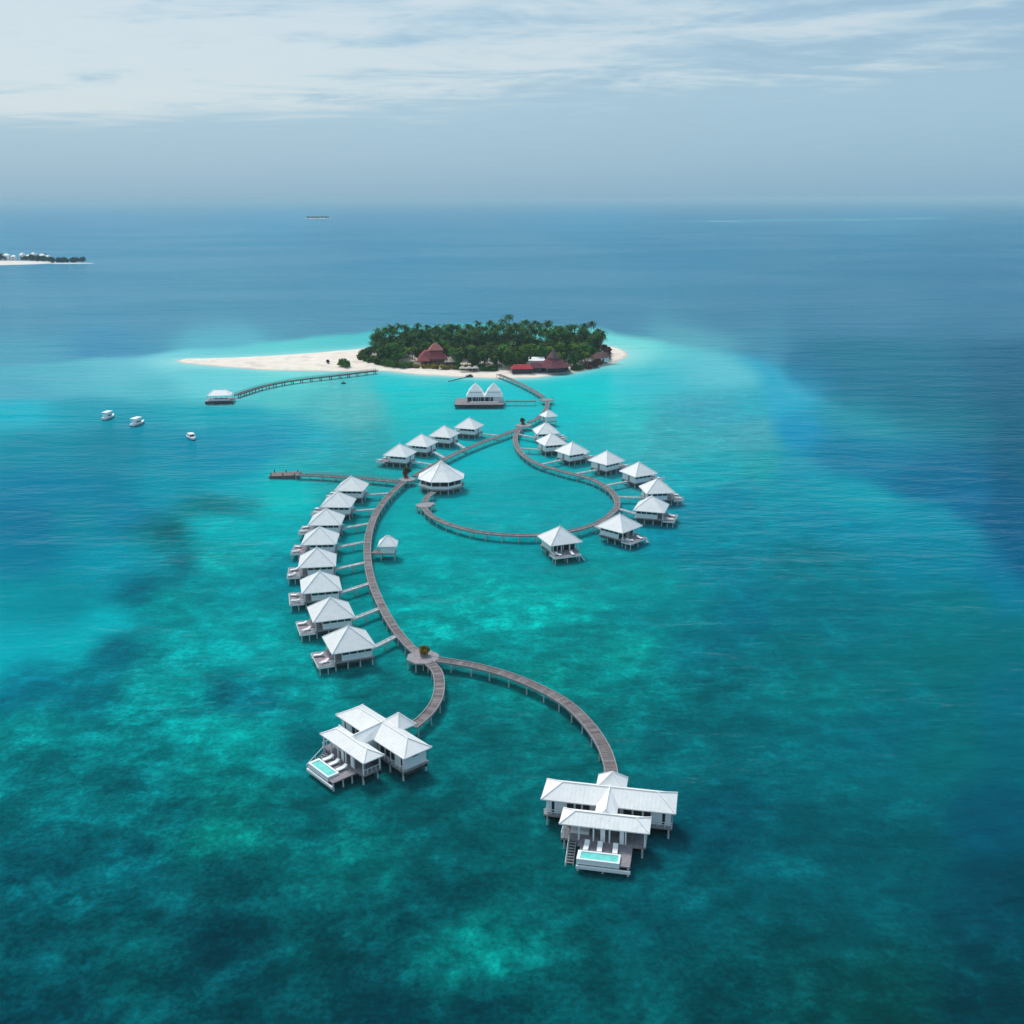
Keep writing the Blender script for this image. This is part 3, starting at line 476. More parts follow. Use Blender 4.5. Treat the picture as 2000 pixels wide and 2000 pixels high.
t.links.new(hgt, bp.inputs['Height']); t.links.new(bp.outputs[0], gls.inputs['Normal']); t.links.new(bp.outputs[0], dif.inputs['Normal']); t.links.new(bp.outputs[0], fr.inputs['Normal'])
me.materials.append(m)
tag(link('sea', me), kind='structure')

# ------------------------------------------------------------------ island: sand, then everything that stands on it
xs = np.arange(ISL_P[:, 0].min() - 12, ISL_P[:, 0].max() + 12, 1.6); ys = np.arange(ISL_P[:, 1].min() - 10, ISL_P[:, 1].max() + 10, 1.6)
SX, SY = np.meshgrid(xs, ys); sd = sdf(SX.ravel(), SY.ravel(), ISL_P)
def sand_h(d): return np.where(d > 0, -0.12 * d, 1.5 * (1 - np.exp(d / 9.0)))
sz = sand_h(sd) + 0.12 * cheap_noise(SX.ravel() * 0.25, SY.ravel() * 0.25, 21) * (sd < -3)
sz = np.clip(sz, -0.8, 3)
idx = np.arange(SX.size).reshape(SX.shape)
keep = (sd.reshape(SX.shape) < 7)
q = np.stack([idx[:-1, :-1], idx[:-1, 1:], idx[1:, 1:], idx[1:, :-1]], -1).reshape(-1, 4)
q = q[keep.ravel()[q].all(1)]
used = np.unique(q); remap = np.full(SX.size, -1); remap[used] = np.arange(len(used))
me = bpy.data.meshes.new('beach')
me.from_pydata(np.stack([SX.ravel(), SY.ravel(), sz], -1)[used].tolist(), [], remap[q].tolist())
me.polygons.foreach_set('use_smooth', [True] * len(me.polygons))
m = mat('coral_sand', (0.77, 0.665, 0.575), 0.9, 0.10, 0.16, 0.5, 0.1)
t = m.node_tree; b = t.nodes['Principled BSDF']; src = b.inputs['Base Color'].links[0].from_socket
ge = N(t, 'ShaderNodeNewGeometry'); sp = N(t, 'ShaderNodeSeparateXYZ'); t.links.new(ge.outputs['Position'], sp.inputs[0])
nz = N(t, 'ShaderNodeTexNoise', i_Scale=0.12, i_Detail=5.0); t.links.new(ge.outputs['Position'], nz.inputs['Vector'])
wet = smooth(t, math_n(t, 'ADD', sp.outputs[2], math_n(t, 'MULTIPLY_ADD', nz.outputs[0], 0.5, -0.25)), 0.34, 0.10)
wrack = math_n(t, 'MULTIPLY', smooth(t, nz.outputs[0], 0.54, 0.66), smooth(t, sp.outputs[2], 0.5, 0.9))
c_ = mix_c(t, math_n(t, 'MULTIPLY', wet, 0.55), src, (0.40, 0.34, 0.29)); c_ = mix_c(t, math_n(t, 'MULTIPLY', wrack, 0.35), c_, (0.42, 0.36, 0.27))
t.links.new(c_, b.inputs['Base Color'])
me.materials.append(m)
tag(link('beach', me), kind='structure')
def ground(x, y):
    d = sdf(np.array([x], float), np.array([y], float), ISL_P)[0]
    return float(sand_h(d)), d

# ------------------------------------------------------------------ planting
def palm_crown(seed, mat_, nf=17, L=3.9):
    r = random.Random(seed); b = MB()
    for k in range(nf):
        az = 2 * math.pi * k / nf + r.uniform(-.2, .2); el = r.uniform(-0.25, 1.05); ln = L * r.uniform(0.8, 1.15)
        dr = Vector((math.cos(az), math.sin(az), 0)); side = Vector((-math.sin(az), math.cos(az), 0))
        p = Vector((0, 0, 0)); prev = None; e = el
        for j in range(7):
            f = j / 6; wdt = (0.18 + 0.75 * math.sin(min(1, f * 1.15 + 0.08) * math.pi) ** 0.7) * (1 if j < 6 else 0.15)
            sag = -0.22 * wdt
            row = (p + side * wdt + Vector((0, 0, sag)), p, p - side * wdt + Vector((0, 0, sag)))
            if prev:
                # leaflets: ragged halves with a gap between successive pairs
                for sgn in (0, 2):
                    tip = row[sgn] + dr * 0.15 * r.uniform(-1, 1)
                    b.poly([prev[1], row[1], tip] if sgn == 0 else [row[1], prev[1], tip])
                    tip2 = prev[sgn].lerp(row[sgn], 0.45) + Vector((0, 0, r.uniform(-.12, .02)))
                    mid = prev[1].lerp(row[1], 0.4)
                    b.poly([prev[1], mid, tip2])
            prev = row
            p = p + (dr * math.cos(e) + Vector((0, 0, math.sin(e)))) * ln / 6; e -= 0.30 + 0.06 * j
    return b.mesh('crown', mat_)
def palm_trunk(seed, h):
    r = random.Random(seed); b = MB(); lean = Vector((r.uniform(-.12, .12), r.uniform(-.12, .12), 0)); seg = 6
    rings = []
    for j in range(6):
        f = j / 5; c = lean * h * f * f; rad = 0.22 * (1 - 0.45 * f)
        rings.append([(c.x + rad * math.cos(2 * math.pi * k / seg), c.y + rad * math.sin(2 * math.pi * k / seg), h * f) for k in range(seg)])
    n = 0
    for rg in rings: b.v += rg
    for j in range(5):
        for k in range(seg):
            a, c = j * seg + k, j * seg + (k + 1) % seg; b.f.append((a, c, c + seg, a + seg)); b.t.append(1)
    return b.mesh('trunk', M_TRUNK), Vector((lean.x * h, lean.y * h, h))
PALMS = []
for i, (h, mt) in enumerate([(11.5, M_PALM), (13.5, M_PALM), (9.5, M_PALM), (11.5, M_PALMY), (8.5, M_PALMY), (14.5, M_PALM)]):
    tr, top = palm_trunk(40 + i, h); PALMS.append((tr, top, palm_crown(60 + i, mt, 19 + i % 3, 4.7 + 0.25 * (i % 3))))
PALM_GROUP = 'coconut palms of the island grove'
def palm(x, y, kind, s, label, z=None):
    tr, top, cr = PALMS[kind]
    g = ground(x, y)[0] if z is None else z
    o = thing('palm_tree', label, 'palm tree', (x, y, g - 0.15), random.uniform(0, 6.28), PALM_GROUP); o.scale = (s, s, s * random.uniform(0.92, 1.08))
    link('trunk', tr, o); c = link('crown', cr, o); c.location = top
    return o
def clump(seed, mat_, rx, rz_, n, ls=0.55, name='crown'):
    r = random.Random(seed); b = MB()
    lobes = [(r.uniform(-.55, .55) * rx, r.uniform(-.55, .55) * rx, r.uniform(0.35, 0.8) * rz_, r.uniform(.38, .6)) for _ in range(7)]
    for _ in range(n):
        lx, ly, lz, lr = r.choice(lobes)
        d = Vector((r.gauss(0, 1), r.gauss(0, 1), r.gauss(0, 1))).normalized() * (r.random() ** 0.45)
        p = Vector((lx + d.x * rx * lr, ly + d.y * rx * lr, lz + d.z * rz_ * lr * 0.75))
        if p.z < 0.05: p.z = 0.05 + r.random() * 0.2
        nrm = (d + Vector((r.gauss(0, .5), r.gauss(0, .5), 0.5))).normalized()
        u = nrm.orthogonal().normalized() * ls * r.uniform(.6, 1.3); v = nrm.cross(u).normalized() * ls * r.uniform(.4, .8)
        b.poly([p - u, p + v * 0.9, p + u, p - v])
    return b.mesh(name, mat_)
def bush_stem(h=1.0):
    b = MB(); b.lathe([(0.14, 0), (0.1, h * 0.6), (0.05, h)], 6); return b.mesh('trunk', M_TRUNK)
STEM = bush_stem(2.0)
BUSH = {k: [clump(100 + 7 * i + j, m_, 2.2, 2.6, 260) for j in range(3)] for i, (k, m_) in enumerate((('green', M_BUSH), ('yellow', M_BUSHY), ('russet', M_BUSHR)))}
TREEC = [clump(160 + j, M_BUSH, 3.6, 6.5, 620, 0.7) for j in range(3)]
def shrub(x, y, kind, s, label, group='shrubs along the island shore', z=None, sz_=1.0):
    o = thing('shrub', label, 'shrub', (x, y, (ground(x, y)[0] if z is None else z) - 0.1), random.uniform(0, 6.28), group); o.scale = (s, s, s * sz_)
    link('trunk', STEM, o); link('crown', random.choice(BUSH[kind]), o); return o
def tree(x, y, s, label):
    o = thing('broadleaf_tree', label, 'tree', (x, y, ground(x, y)[0] - 0.1), random.uniform(0, 6.28), 'broadleaf trees under the palms'); o.scale = (s, s, s)
    b = link('trunk', STEM, o); b.scale = (1.6, 1.6, 2.0); c = link('crown', random.choice(TREEC), o); c.location = (0, 0, 1.2); return o

# grove footprint on the ground (world metres), a lens shape with its front towards the camera
GROVE = np.array([(-86, 590), (-76, 574), (-64, 563), (-46, 555), (-26, 550), (-6, 547), (14, 547), (34, 553), (47, 568), (55, 590), (57, 612), (52, 634), (30, 650), (0, 656), (-30, 654), (-60, 644), (-82, 622)], float)
def where(x, y):
    if x < -72: return 'at the western tip of the island'
    if x < -50: return 'in the western part of the island grove'
    if x < -20: return 'behind the two-tier red hall' if y > 566 else 'around the front of the two-tier red hall'
    if x < 8: return 'deep in the middle of the grove' if y > 590 else 'in the front middle of the grove by the landing'
    if x < 36: return 'behind the maroon spire pavilion'
    return 'by the eastern sand point'
HOUSES = [(-44, 570, 11), (22, 549, 12), (4, 541, 8), (50, 577, 7), (12, 558, 7)]
def in_grove(x, y): return sdf(np.array([x], float), np.array([y], float), GROVE)[0]
placed = []
n_palm = 0; tries = 0
while n_palm < 285 and tries < 20000:
    tries += 1
    x, y = random.uniform(-95, 62), random.uniform(545, 658); d = in_grove(x, y)
    if d > -2.0: continue
    if any((x - hx) ** 2 + (y - hy) ** 2 < hr ** 2 for hx, hy, hr in HOUSES): continue
    if any(abs(x - hx) < hr * 0.8 and hy - 22 < y < hy for hx, hy, hr in HOUSES[:2]): continue
    if any((x - a) ** 2 + (y - c) ** 2 < 10 for a, c in placed): continue
    placed.append((x, y)); n_palm += 1
    front = y < 585
    kind = random.choice((3, 4, 2, 4, 0) if (front and x > -15) else ((2, 0, 4, 2) if front else (0, 1, 5, 1, 0, 2)))
    s = random.uniform(0.72, 0.95) if front else random.uniform(0.85, 1.12)
    lab = ('yellowish green coconut palm ' if kind in (3, 4) else ('tall dark coconut palm ' if not front else 'shorter dark green coconut palm ')) + where(x, y)
    palm(x, y, kind, s, lab)
n_t = 0
while n_t < 150:
    x, y = random.uniform(-93, 60), random.uniform(546, 640); d = in_grove(x, y)
    if d > -3.0 or any((x - hx) ** 2 + (y - hy) ** 2 < hr ** 2 for hx, hy, hr in HOUSES): continue
    if any(abs(x - hx) < hr * 0.8 and hy - 22 < y < hy for hx, hy, hr in HOUSES[:2]): continue
    n_t += 1
    tree(x, y, random.uniform(0.85, 1.45), 'round broadleaf tree among the palms ' + where(x, y))
n_s = 0
gp = resample(GROVE, 12)
for i, (x, y) in enumerate(gp):
    if y > 640 or (13 < x < 31 and y < 560) or (-9 < x < 9 and y < 552): continue
    x += random.uniform(-1.5, 1.5); y += random.uniform(-1, 2)
    if x < -58: shrub(x, y, 'green', random.uniform(0.8, 1.5), 'green shrub on the edge of the sand ' + where(x, y))
    elif -54 < x < -30 and y < 563: shrub(x, y + 1, 'yellow', random.uniform(0.7, 1.0), 'yellow-orange shrub of the hedge in front of the red two-tier roof')
    elif x > 40: shrub(x, y, 'russet', random.uniform(0.8, 1.3), 'russet brown shrub %s the brown thatched cottage' % ('in front of' if y < 574 else 'beside or behind'))
    else: shrub(x, y, 'green', random.uniform(0.8, 1.3), 'green shrub edging the beach in front of the island grove')
p = at1(647, 694); o = shrub(p.x, p.y, 'green', 1.5, 'low wide green bush alone on the sand spit beside the grove', None); del_ = o
p = at1(653, 695.5); shrub(p.x, p.y, 'green', 1.3, 'small green bush touching the wide bush on the sand spit', None)
p = at1(618, 707 - 20); 
p = at1(620, 690); shrub(p.x, p.y, 'russet', 0.7, 'tiny dark shrub alone on the middle of the sand spit', None)

# ------------------------------------------------------------------ buildings on the island
def pyramid(b, cx, cy, hx, hy, z0, z1, tx_=0.0, ty_=0.0):
    lo = [(cx - hx, cy - hy, z0), (cx + hx, cy - hy, z0), (cx + hx, cy + hy, z0), (cx - hx, cy + hy, z0)]
    hi = [(cx - tx_, cy - ty_, z1), (cx + tx_, cy - ty_, z1), (cx + tx_, cy + ty_, z1), (cx - tx_, cy + ty_, z1)]
    b.hexa(lo, hi)
def walls(b, hx, hy, z0, z1): b.box(-hx, hx, -hy, hy, z0, z1)
def posts(parent, pts, z0, z1, w=0.25, m_=None, name='column'):
    for x, y in pts:
        b = MB(); b.box(-w / 2, w / 2, -w / 2, w / 2, z0, z1); o = part(name, b, m_ or M_TRIM, parent); o.location = (x, y, 0)
# big red hall
h = thing('red_roof_hall', 'large hall with faded red two-tier hipped roof half hidden in the grove', 'building', (-44, 571, 1.3), math.radians(8)); h.scale = (.84, .84, .84)
b = MB(); walls(b, 7.5, 6, 0, 4.5); part('wall', b, M_BROWN, h)
b = MB(); pyramid(b, 0, 0, 9.6, 8.2, 4.3, 9.0, 5.0, 3.6); part('lower_roof', b, M_RED, h)
b = MB(); pyramid(b, 2.2, 0, 4.8, 4.4, 9.5, 14.2, 0.9, 0.1); part('upper_roof', b, M_REDP, h)
b = MB(); b.box(-2.0, 6.4, -3.0, 3.0, 9.0, 9.6); part('clerestory', b, M_INSIDE, h)
b = MB(); pyramid(b, -6.2, -6.0, 4.2, 4.0, 3.4, 6.2, 1.6, 0.1); part('porch_roof', b, M_RED, h)
for k in range(4):
    b = MB(); b.box(-6 + k * 3.4, -4.2 + k * 3.4, -6.12, -5.9, 0.4, 2.9); part('window', b, M_GLASS, h)
# restaurant with spire roof
h = thing('spire_roof_pavilion', 'maroon roofed beach pavilion with a tall central peak near the shore', 'building', (22.5, 548.5, 1.0), math.radians(12)); h.scale = (.9, .9, .88)
b = MB(); b.lathe([(10.8, 3.0), (8.0, 4.6), (4.2, 7.2), (3.5, 8.0)], 8); part('lower_roof', b, M_MAROON, h)
b = MB(); b.lathe([(4.1, 8.0), (2.6, 9.7), (1.5, 11.2), (0.15, 13.6)], 8); part('peak_roof', b, M_BROWN, h)
posts(h, [(9 * math.cos(k * math.pi / 4), 9 * math.sin(k * math.pi / 4)) for k in range(8)], 0, 3.4, 0.3, M_BROWN)
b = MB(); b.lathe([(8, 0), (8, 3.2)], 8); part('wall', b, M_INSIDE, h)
b = MB(); b.lathe([(10.4, -0.6), (10.4, 0.1)], 12); part('floor', b, M_DECKD, h)
# low red roofs beside it
h = thing('red_roof_bar', 'long low bar with bright red roof beside the landing of the walkway', 'building', (5.5, 541.5, 0.9), math.radians(4))
b = MB(); b.hexa([(-6, -3.2, 2.6), (6, -3.2, 2.6), (6, 3.2, 2.6), (-6, 3.2, 2.6)], [(-3.8, -.1, 4.7), (3.8, -.1, 4.7), (3.8, .1, 4.7), (-3.8, .1, 4.7)]); part('roof', b, mat('bright_red_shingle', (0.46, 0.05, 0.06), 0.8, 0.3, 0.9, 0.2, 0.1), h)
b = MB(); walls(b, 5, 2.4, 0, 2.7); part('wall', b, M_INSIDE, h)
posts(h, [(x, -2.9) for x in (-5.5, -2, 2, 5.5)], 0, 2.7, 0.22, M_BROWN)
h = thing('maroon_roof_hut', 'maroon roofed hut between the bright red bar and the spire pavilion', 'building', (12.8, 544.5, 0.9), math.radians(-6))
b = MB(); pyramid(b, 0, 0, 4.2, 3.6, 2.7, 5.2, 1.8, 0.1); part('roof', b, M_MAROON, h)
b = MB(); walls(b, 3.2, 2.7, 0, 2.8); part('wall', b, M_INSIDE, h)
h = thing('white_shed', 'flat white roofed shed behind the maroon beach huts', 'building', (12.5, 558, 1.3), math.radians(3))
b = MB(); walls(b, 5, 3, 0, 3.9); part('wall', b, M_WALL, h)
b = MB(); b.hexa([(-5.6, -3.6, 3.9), (5.6, -3.6, 3.9), (5.6, 3.6, 3.9), (-5.6, 3.6, 3.9)], [(-5.6, -3.6, 4.15), (5.6, -3.6, 4.15), (5.6, 3.6, 5.2), (-5.6, 3.6, 5.2)]); part('roof', b, M_ROOF, h)
h = thing('brown_roof_cottage', 'low brown thatched cottage among russet shrubs on the eastern point', 'building', (50, 577, 1.3), math.radians(40))
b = MB(); pyramid(b, 0, 0, 5.5, 4.2, 2.6, 5.6, 2.5, 0.1); part('roof', b, M_BROWN, h)
b = MB(); walls(b, 4.2, 3, 0, 2.7); part('wall', b, M_WALL, h)
b = MB(); b.box(-1, 0, -3.1, -2.95, 0, 2.1); part('door', b, M_GLASS, h)
p = at1(885, 702, 0.8)
h = thing('beach_tent', 'pale pink open canvas shelter on the sand left of the walkway landing', 'shelter', (p.x, p.y, 0.7), 0.05)
for k in range(3):
    b = MB(); pyramid(b, -3.4 + 3.4 * k, 0, 1.75, 1.8, 2.3, 3.6, 0.05, 0.05); part('canopy', b, M_CREAM, h)
posts(h, [(-5.1 + 3.4 * k, s_ * 1.7) for k in range(4) for s_ in (-1, 1)], 0, 2.35, 0.12)
p = at1(852, 692, 0.8)
h = thing('thatched_hut', 'small pinkish thatched hut under palms between the red hall and the beach', 'hut', (p.x, p.y + 3, 1.1), 0)
b = MB(); pyramid(b, 0, 0, 4.4, 3.0, 2.3, 4.3, 2.2, 0.1); part('roof', b, M_CREAM, h)
b = MB(); walls(b, 3.4, 2.2, 0, 2.4); part('wall', b, M_INSIDE, h)
p = at1(955, 697, 0.5)
h = thing('landing_kiosk', 'pale green roofed kiosk at the island end of the walkway', 'kiosk', (p.x, p.y, 0.8), 0)
b = MB(); pyramid(b, 0, 0, 3.0, 2.4, 2.5, 4.2, 1.0, 0.05); part('roof', b, mat('pale_green_roof', (0.42, 0.44, 0.24), 0.8, 0.15, 1.0), h)
b = MB(); walls(b, 2.2, 1.7, 0, 2.6); part('wall', b, M_CREAM, h)

# ------------------------------------------------------------------ walkways
def spline(P, step=0.55):
    P = [Vector(p) for p in P]; pts = []
    for i in range(len(P) - 1):
        p0, p1, p2, p3 = P[max(i - 1, 0)], P[i], P[i + 1], P[min(i + 2, len(P) - 1)]
        n = max(2, int((p2 - p1).length / 0.25))
        for k in range(n):
            t = k / n
            pts.append(0.5 * ((2 * p1) + (-p0 + p2) * t + (2 * p0 - 5 * p1 + 4 * p2 - p3) * t * t + (-p0 + 3 * p1 - 3 * p2 + p3) * t ** 3))
    pts.append(P[-1]); out = [pts[0]]; acc = 0
    for a, c in zip(pts, pts[1:]):
        acc += (c - a).length
        if acc >= step: out.append(c); acc = 0
    if (out[-1] - pts[-1]).length > 0.15: out.append(pts[-1])
    return out
def walkway(name, label, P, width=2.3, z=1.95, spacing=4.2, plank_m=None, edge_m=None, pile_m=None, pile_r=0.13, cat='walkway', group=None, edge_h=0.16, rail=False):
    c = spline([(p[0], p[1], 0) for p in P]); o = thing(name, label, cat, (c[0].x, c[0].y, 0), 0, group); org = Vector((c[0].x, c[0].y, 0))
    c = [p - org for p in c]; n = len(c); L, R_ = [], []
    for i in range(n):
        d = (c[min(i + 1, n - 1)] - c[max(i - 1, 0)]).normalized(); s_ = Vector((-d.y, d.x, 0)) * width / 2
        L.append(c[i] + s_); R_.append(c[i] - s_)
    b = MB(); up = Vector((0, 0, 1))
    for i in range(n - 1):
        g = 0.04
        q = [R_[i].lerp(R_[i + 1], g), R_[i].lerp(R_[i + 1], 1 - g), L[i].lerp(L[i + 1], 1 - g), L[i].lerp(L[i + 1], g)]
        h_ = z + random.uniform(-0.012, 0.012)
        b.hexa([p + up * (h_ - 0.09) for p in q], [p + up * h_ for p in q], random.choice((0.75, 0.9, 1.0, 1.0, 1.12, 1.3)) * random.uniform(0.9, 1.1))
    d_ = part('planks', b, plank_m or M_DECK, o, tone=True); d_['kind'] = 'stuff'
    for side in (L, R_):
        b = MB()
        for i in range(0, n - 1, 2):
            j = min(i + 2, n - 1)
            if j > i:
                a, e = side[i] - (side[i] - c[i]).normalized() * 0.05, side[j] - (side[j] - c[j]).normalized() * 0.05
                b.bar(a + up * (z + edge_h / 2 - 0.16 + 0.02), e + up * (z + edge_h / 2 - 0.16 + 0.02), 0.16, edge_h + 0.26)
        part('edge_beam', b, edge_m or M_BEAM, o)
        if rail:
            b = MB()
            for i in range(0, n - 1, 2):
                j = min(i + 2, n - 1); b.bar(side[i] + up * (z + 0.95), side[j] + up * (z + 0.95), 0.09, 0.09)
                b.bar(side[i] + up * (z), side[i] + up * (z + 0.95), 0.08)
            part('handrail', b, edge_m or M_BEAM, o)
    acc = 0.0; last = None
    for i in range(n):
        if last is None or (c[i] - last).length >= spacing:
            last = c[i]
            for s_ in (L, R_):
                q = c[i].lerp(s_[i], 0.88); pile(o, q.x, q.y, z - 0.1, pile_r, pile_m)
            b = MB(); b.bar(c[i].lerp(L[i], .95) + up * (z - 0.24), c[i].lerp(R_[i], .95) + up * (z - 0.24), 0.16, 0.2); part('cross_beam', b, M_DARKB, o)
    return o
def pts(*ps): return [at1(x, y, 1.95) for x, y in ps]
JN = at1(985, 803, 1.95); JW = at1(767, 905, 1.95); JS = at1(798, 1240, 1.95)
walkway('walkway', 'timber walkway running from the island beach out to the square corner deck', pts((940, 706), (965, 716), (1000, 733), (1026, 749)), 1.9)
walkway('walkway', 'short timber walkway from the square corner deck past the smallest hut', pts((1033, 757), (1031, 770), (1018, 786), (998, 797)), 1.8)
walkway('walkway', 'straight timber walkway beside the four farther villas on the left', pts((982, 807), (950, 820), (905, 836), (855, 858), (808, 883), (782, 898)), 1.9)
walkway('walkway', 'long bow-shaped timber walkway serving the eight villas on the left', pts((765, 906), (735, 934), (711, 966), (697, 1002), (693, 1042), (699, 1088), (715, 1132), (741, 1180), (770, 1216), (790, 1234)), 1.85)
walkway('walkway', 'S-curved timber walkway serving the villas on the right and looping round to the restaurant', pts((983, 805), (972, 825), (980, 850), (1008, 872), (1060, 889), (1110, 902), (1145, 920), (1163, 941), (1160, 962), (1128, 986), (1080, 1001), (1020, 1009), (960, 1009), (900, 1003), (850, 990), (815, 974), (799, 957)), 1.75)
walkway('walkway', 'short timber walkway from the small side deck up to the round restaurant', pts((801, 948), (806, 938), (818, 928)), 1.8)
walkway('walkway', 'hook-shaped timber walkway down to the pool suite on the left', pts((806, 1247), (824, 1266), (829, 1292), (824, 1320), (806, 1347), (778, 1371)), 2.0)
walkway('walkway', 'long arching timber walkway down to the pool suite on the right', pts((812, 1243), (850, 1248), (900, 1257), (960, 1274), (1020, 1299), (1070, 1328), (1108, 1364), (1136, 1404), (1150, 1440), (1155, 1470)), 2.1)
walkway('jetty', 'straight timber side jetty reaching left to a small landing float', pts((560, 893), (620, 896), (690, 901), (755, 907)), 2.0, 1.5, cat='jetty', rail=True)
walkway('jetty', 'long dark piled arrival jetty between the sand spit and the white roofed landing', [at1(x, y, 1.6) for x, y in ((446, 745), (490, 731), (530, 722), (570, 716), (640, 708), (712, 699))], 2.2, 1.6, 5.0, M_DECK, M_DARKB, M_DARKB, 0.2, cat='jetty', rail=True)
walkway('footbridge', 'slim straight footbridge from the twin-peaked spa to the square corner deck', pts((953, 757), (985, 757), (1012, 757)), 1.6, 1.95, edge_m=M_BEAM, cat='footbridge')

# junction decks
def ngon_deck(name, label, c, r, seg=8, z=2.0, rz=0.0, rail=False):
    o = thing(name, label, 'deck', (c.x, c.y, 0), rz)
    b = MB(); b.lathe([(r, z - 0.28), (r, z)], seg); part('edge_beam', b, M_BEAM, o)
    b = MB(); rr = r * math.cos(math.pi / seg) * 0.98; y = -rr
    b.lathe([(r - 0.12, z), (r - 0.12, z + 0.04)], seg); part('floor', b, M_DECKD, o)
    for k in range(seg):
        a = 2 * math.pi * (k + .5) / seg; pile(o, (r - .3) * math.cos(a), (r - .3) * math.sin(a), z - 0.25)
    if rail:
        b = MB()
        for k in range(seg):
            if k == 0: continue
            a, e = 2 * math.pi * (k + .5) / seg, 2 * math.pi * (k + 1.5) / seg
            p0, p1 = Vector((r * math.cos(a), r * math.sin(a), z + .9)), Vector((r * math.cos(e), r * math.sin(e), z + .9))
            b.bar(p0, p1, .1); b.bar(p0 - Vector((0, 0, .9)), p0, .1)
        part('railing', b, M_DARKB, o)
    return o
def planter(label, c, z, kind, s, r=0.9):
    o = thing('planter', label, 'planter', (c.x, c.y, z), random.uniform(0, 6), 'planters on the walkway decks')
    b = MB(); b.lathe([(r * 0.8, 0), (r, 0.5), (r * 1.05, 0.55)], 10); part('tub', b, M_POT if kind == 'russet' else M_BEAM, o)
    f = link('foliage', BUSH[kind][0], o); f.scale = (s, s, s); f.location = (0, 0, .35); return o
ngon_deck('junction_deck', 'eight-sided timber deck where the walkways to both pool suites part', JS, 3.4)
planter('green and yellow planting in the middle of the deck nearest the pool suites', at1(800, 1236, 2.0), 2.04, 'yellow', 0.6)
ngon_deck('junction_deck', 'eight-sided timber deck where the left and right villa walkways part', at1(988, 802, 2), 3.4)
planter('brown leafed planting on the deck where left and right villa walkways part', at1(987, 799.5, 2.2), 2.04, 'russet', 0.7)
ngon_deck('junction_deck', 'eight-sided timber deck beside the restaurant where the side jetty starts', at1(768, 904, 2), 2.8)
planter('red planting on the deck between the side jetty and the restaurant', at1(766, 899, 2.4), 2.04, 'russet', 0.6)
p = at1(768, 893, 2.2); planter('green planting behind the red one on the deck next to the restaurant', p, 2.04, 'green', 0.7)
ngon_deck('corner_deck', 'square railed timber deck at the corner of the walkway from the island', at1(1031, 754, 2), 4.0, 4, 2.0, 0.15, True)
ngon_deck('side_deck', 'small timber deck at the end of the looping walkway below the restaurant', at1(800, 953, 2), 2.6, 8)
ngon_deck('side_deck', 'little pale timber platform projecting right from the loop below the restaurant', at1(811, 950, 2), 1.9, 4, 1.98, 0.2)
p = at1(537, 897, 0.6); o = thing('landing_float', 'low reddish timber landing float at the end of the side jetty', 'landing float', (p.x, p.y, 0), -0.05)
b = MB(); b.hexa([(-4.6, -2.4, 0.1), (5, -2.4, 0.1), (5, 2.4, 0.1), (-4.6, 2.4, 0.1)], [(-4.8, -2.5, 0.9), (5.2, -2.5, 1.4), (5.2, 2.5, 1.4), (-4.8, 2.5, 0.9)]); part('platform', b, mat('reddish_timber', (0.15, 0.105, 0.105), 0.8, 0.3, 1.0), o)
for x in (-4, 0, 4):
    for y in (-2.2, 2.2): pile(o, x, y, 2.0, 0.16, M_DARKB)

# ------------------------------------------------------------------ sun lounger
def lounger_proto():
    o = thing('sun_lounger', 'x', 'sun lounger', group='white sun loungers on the villa terraces')
    b = MB(); b.box(-1.0, 1.0, -.36, .36, .22, .30)
    for x in (-.9, .8):
        for y in (-.32, .32): b.box(x - .04, x + .04, y - .04, y + .04, 0, .22)
    part('frame', b, M_TRIM, o)
    b = MB(); b.box(-.98, .35, -.36, .36, .30, .42); b.hexa([(.35, -.36, .30), (1.0, -.36, .62), (1.0, .36, .62), (.35, .36, .30)], [(.35, -.36, .42), (.95, -.36, .74), (.95, .36, .74), (.35, .36, .42)])
    part('mattress', b, M_MATTR, o); return o
LOUNGER = lounger_proto(); first_lounger = [True]
def lounger(mw, x, y, z, rz, label):
    p = mw @ Vector((x, y, z)); a = math.atan2(mw[1][0], mw[0][0]) + rz
    if first_lounger[0]:
        first_lounger[0] = False; LOUNGER.location = p; LOUNGER.rotation_euler = (0, 0, a); LOUNGER['label'] = label; return
    dup(LOUNGER, p, a, label)

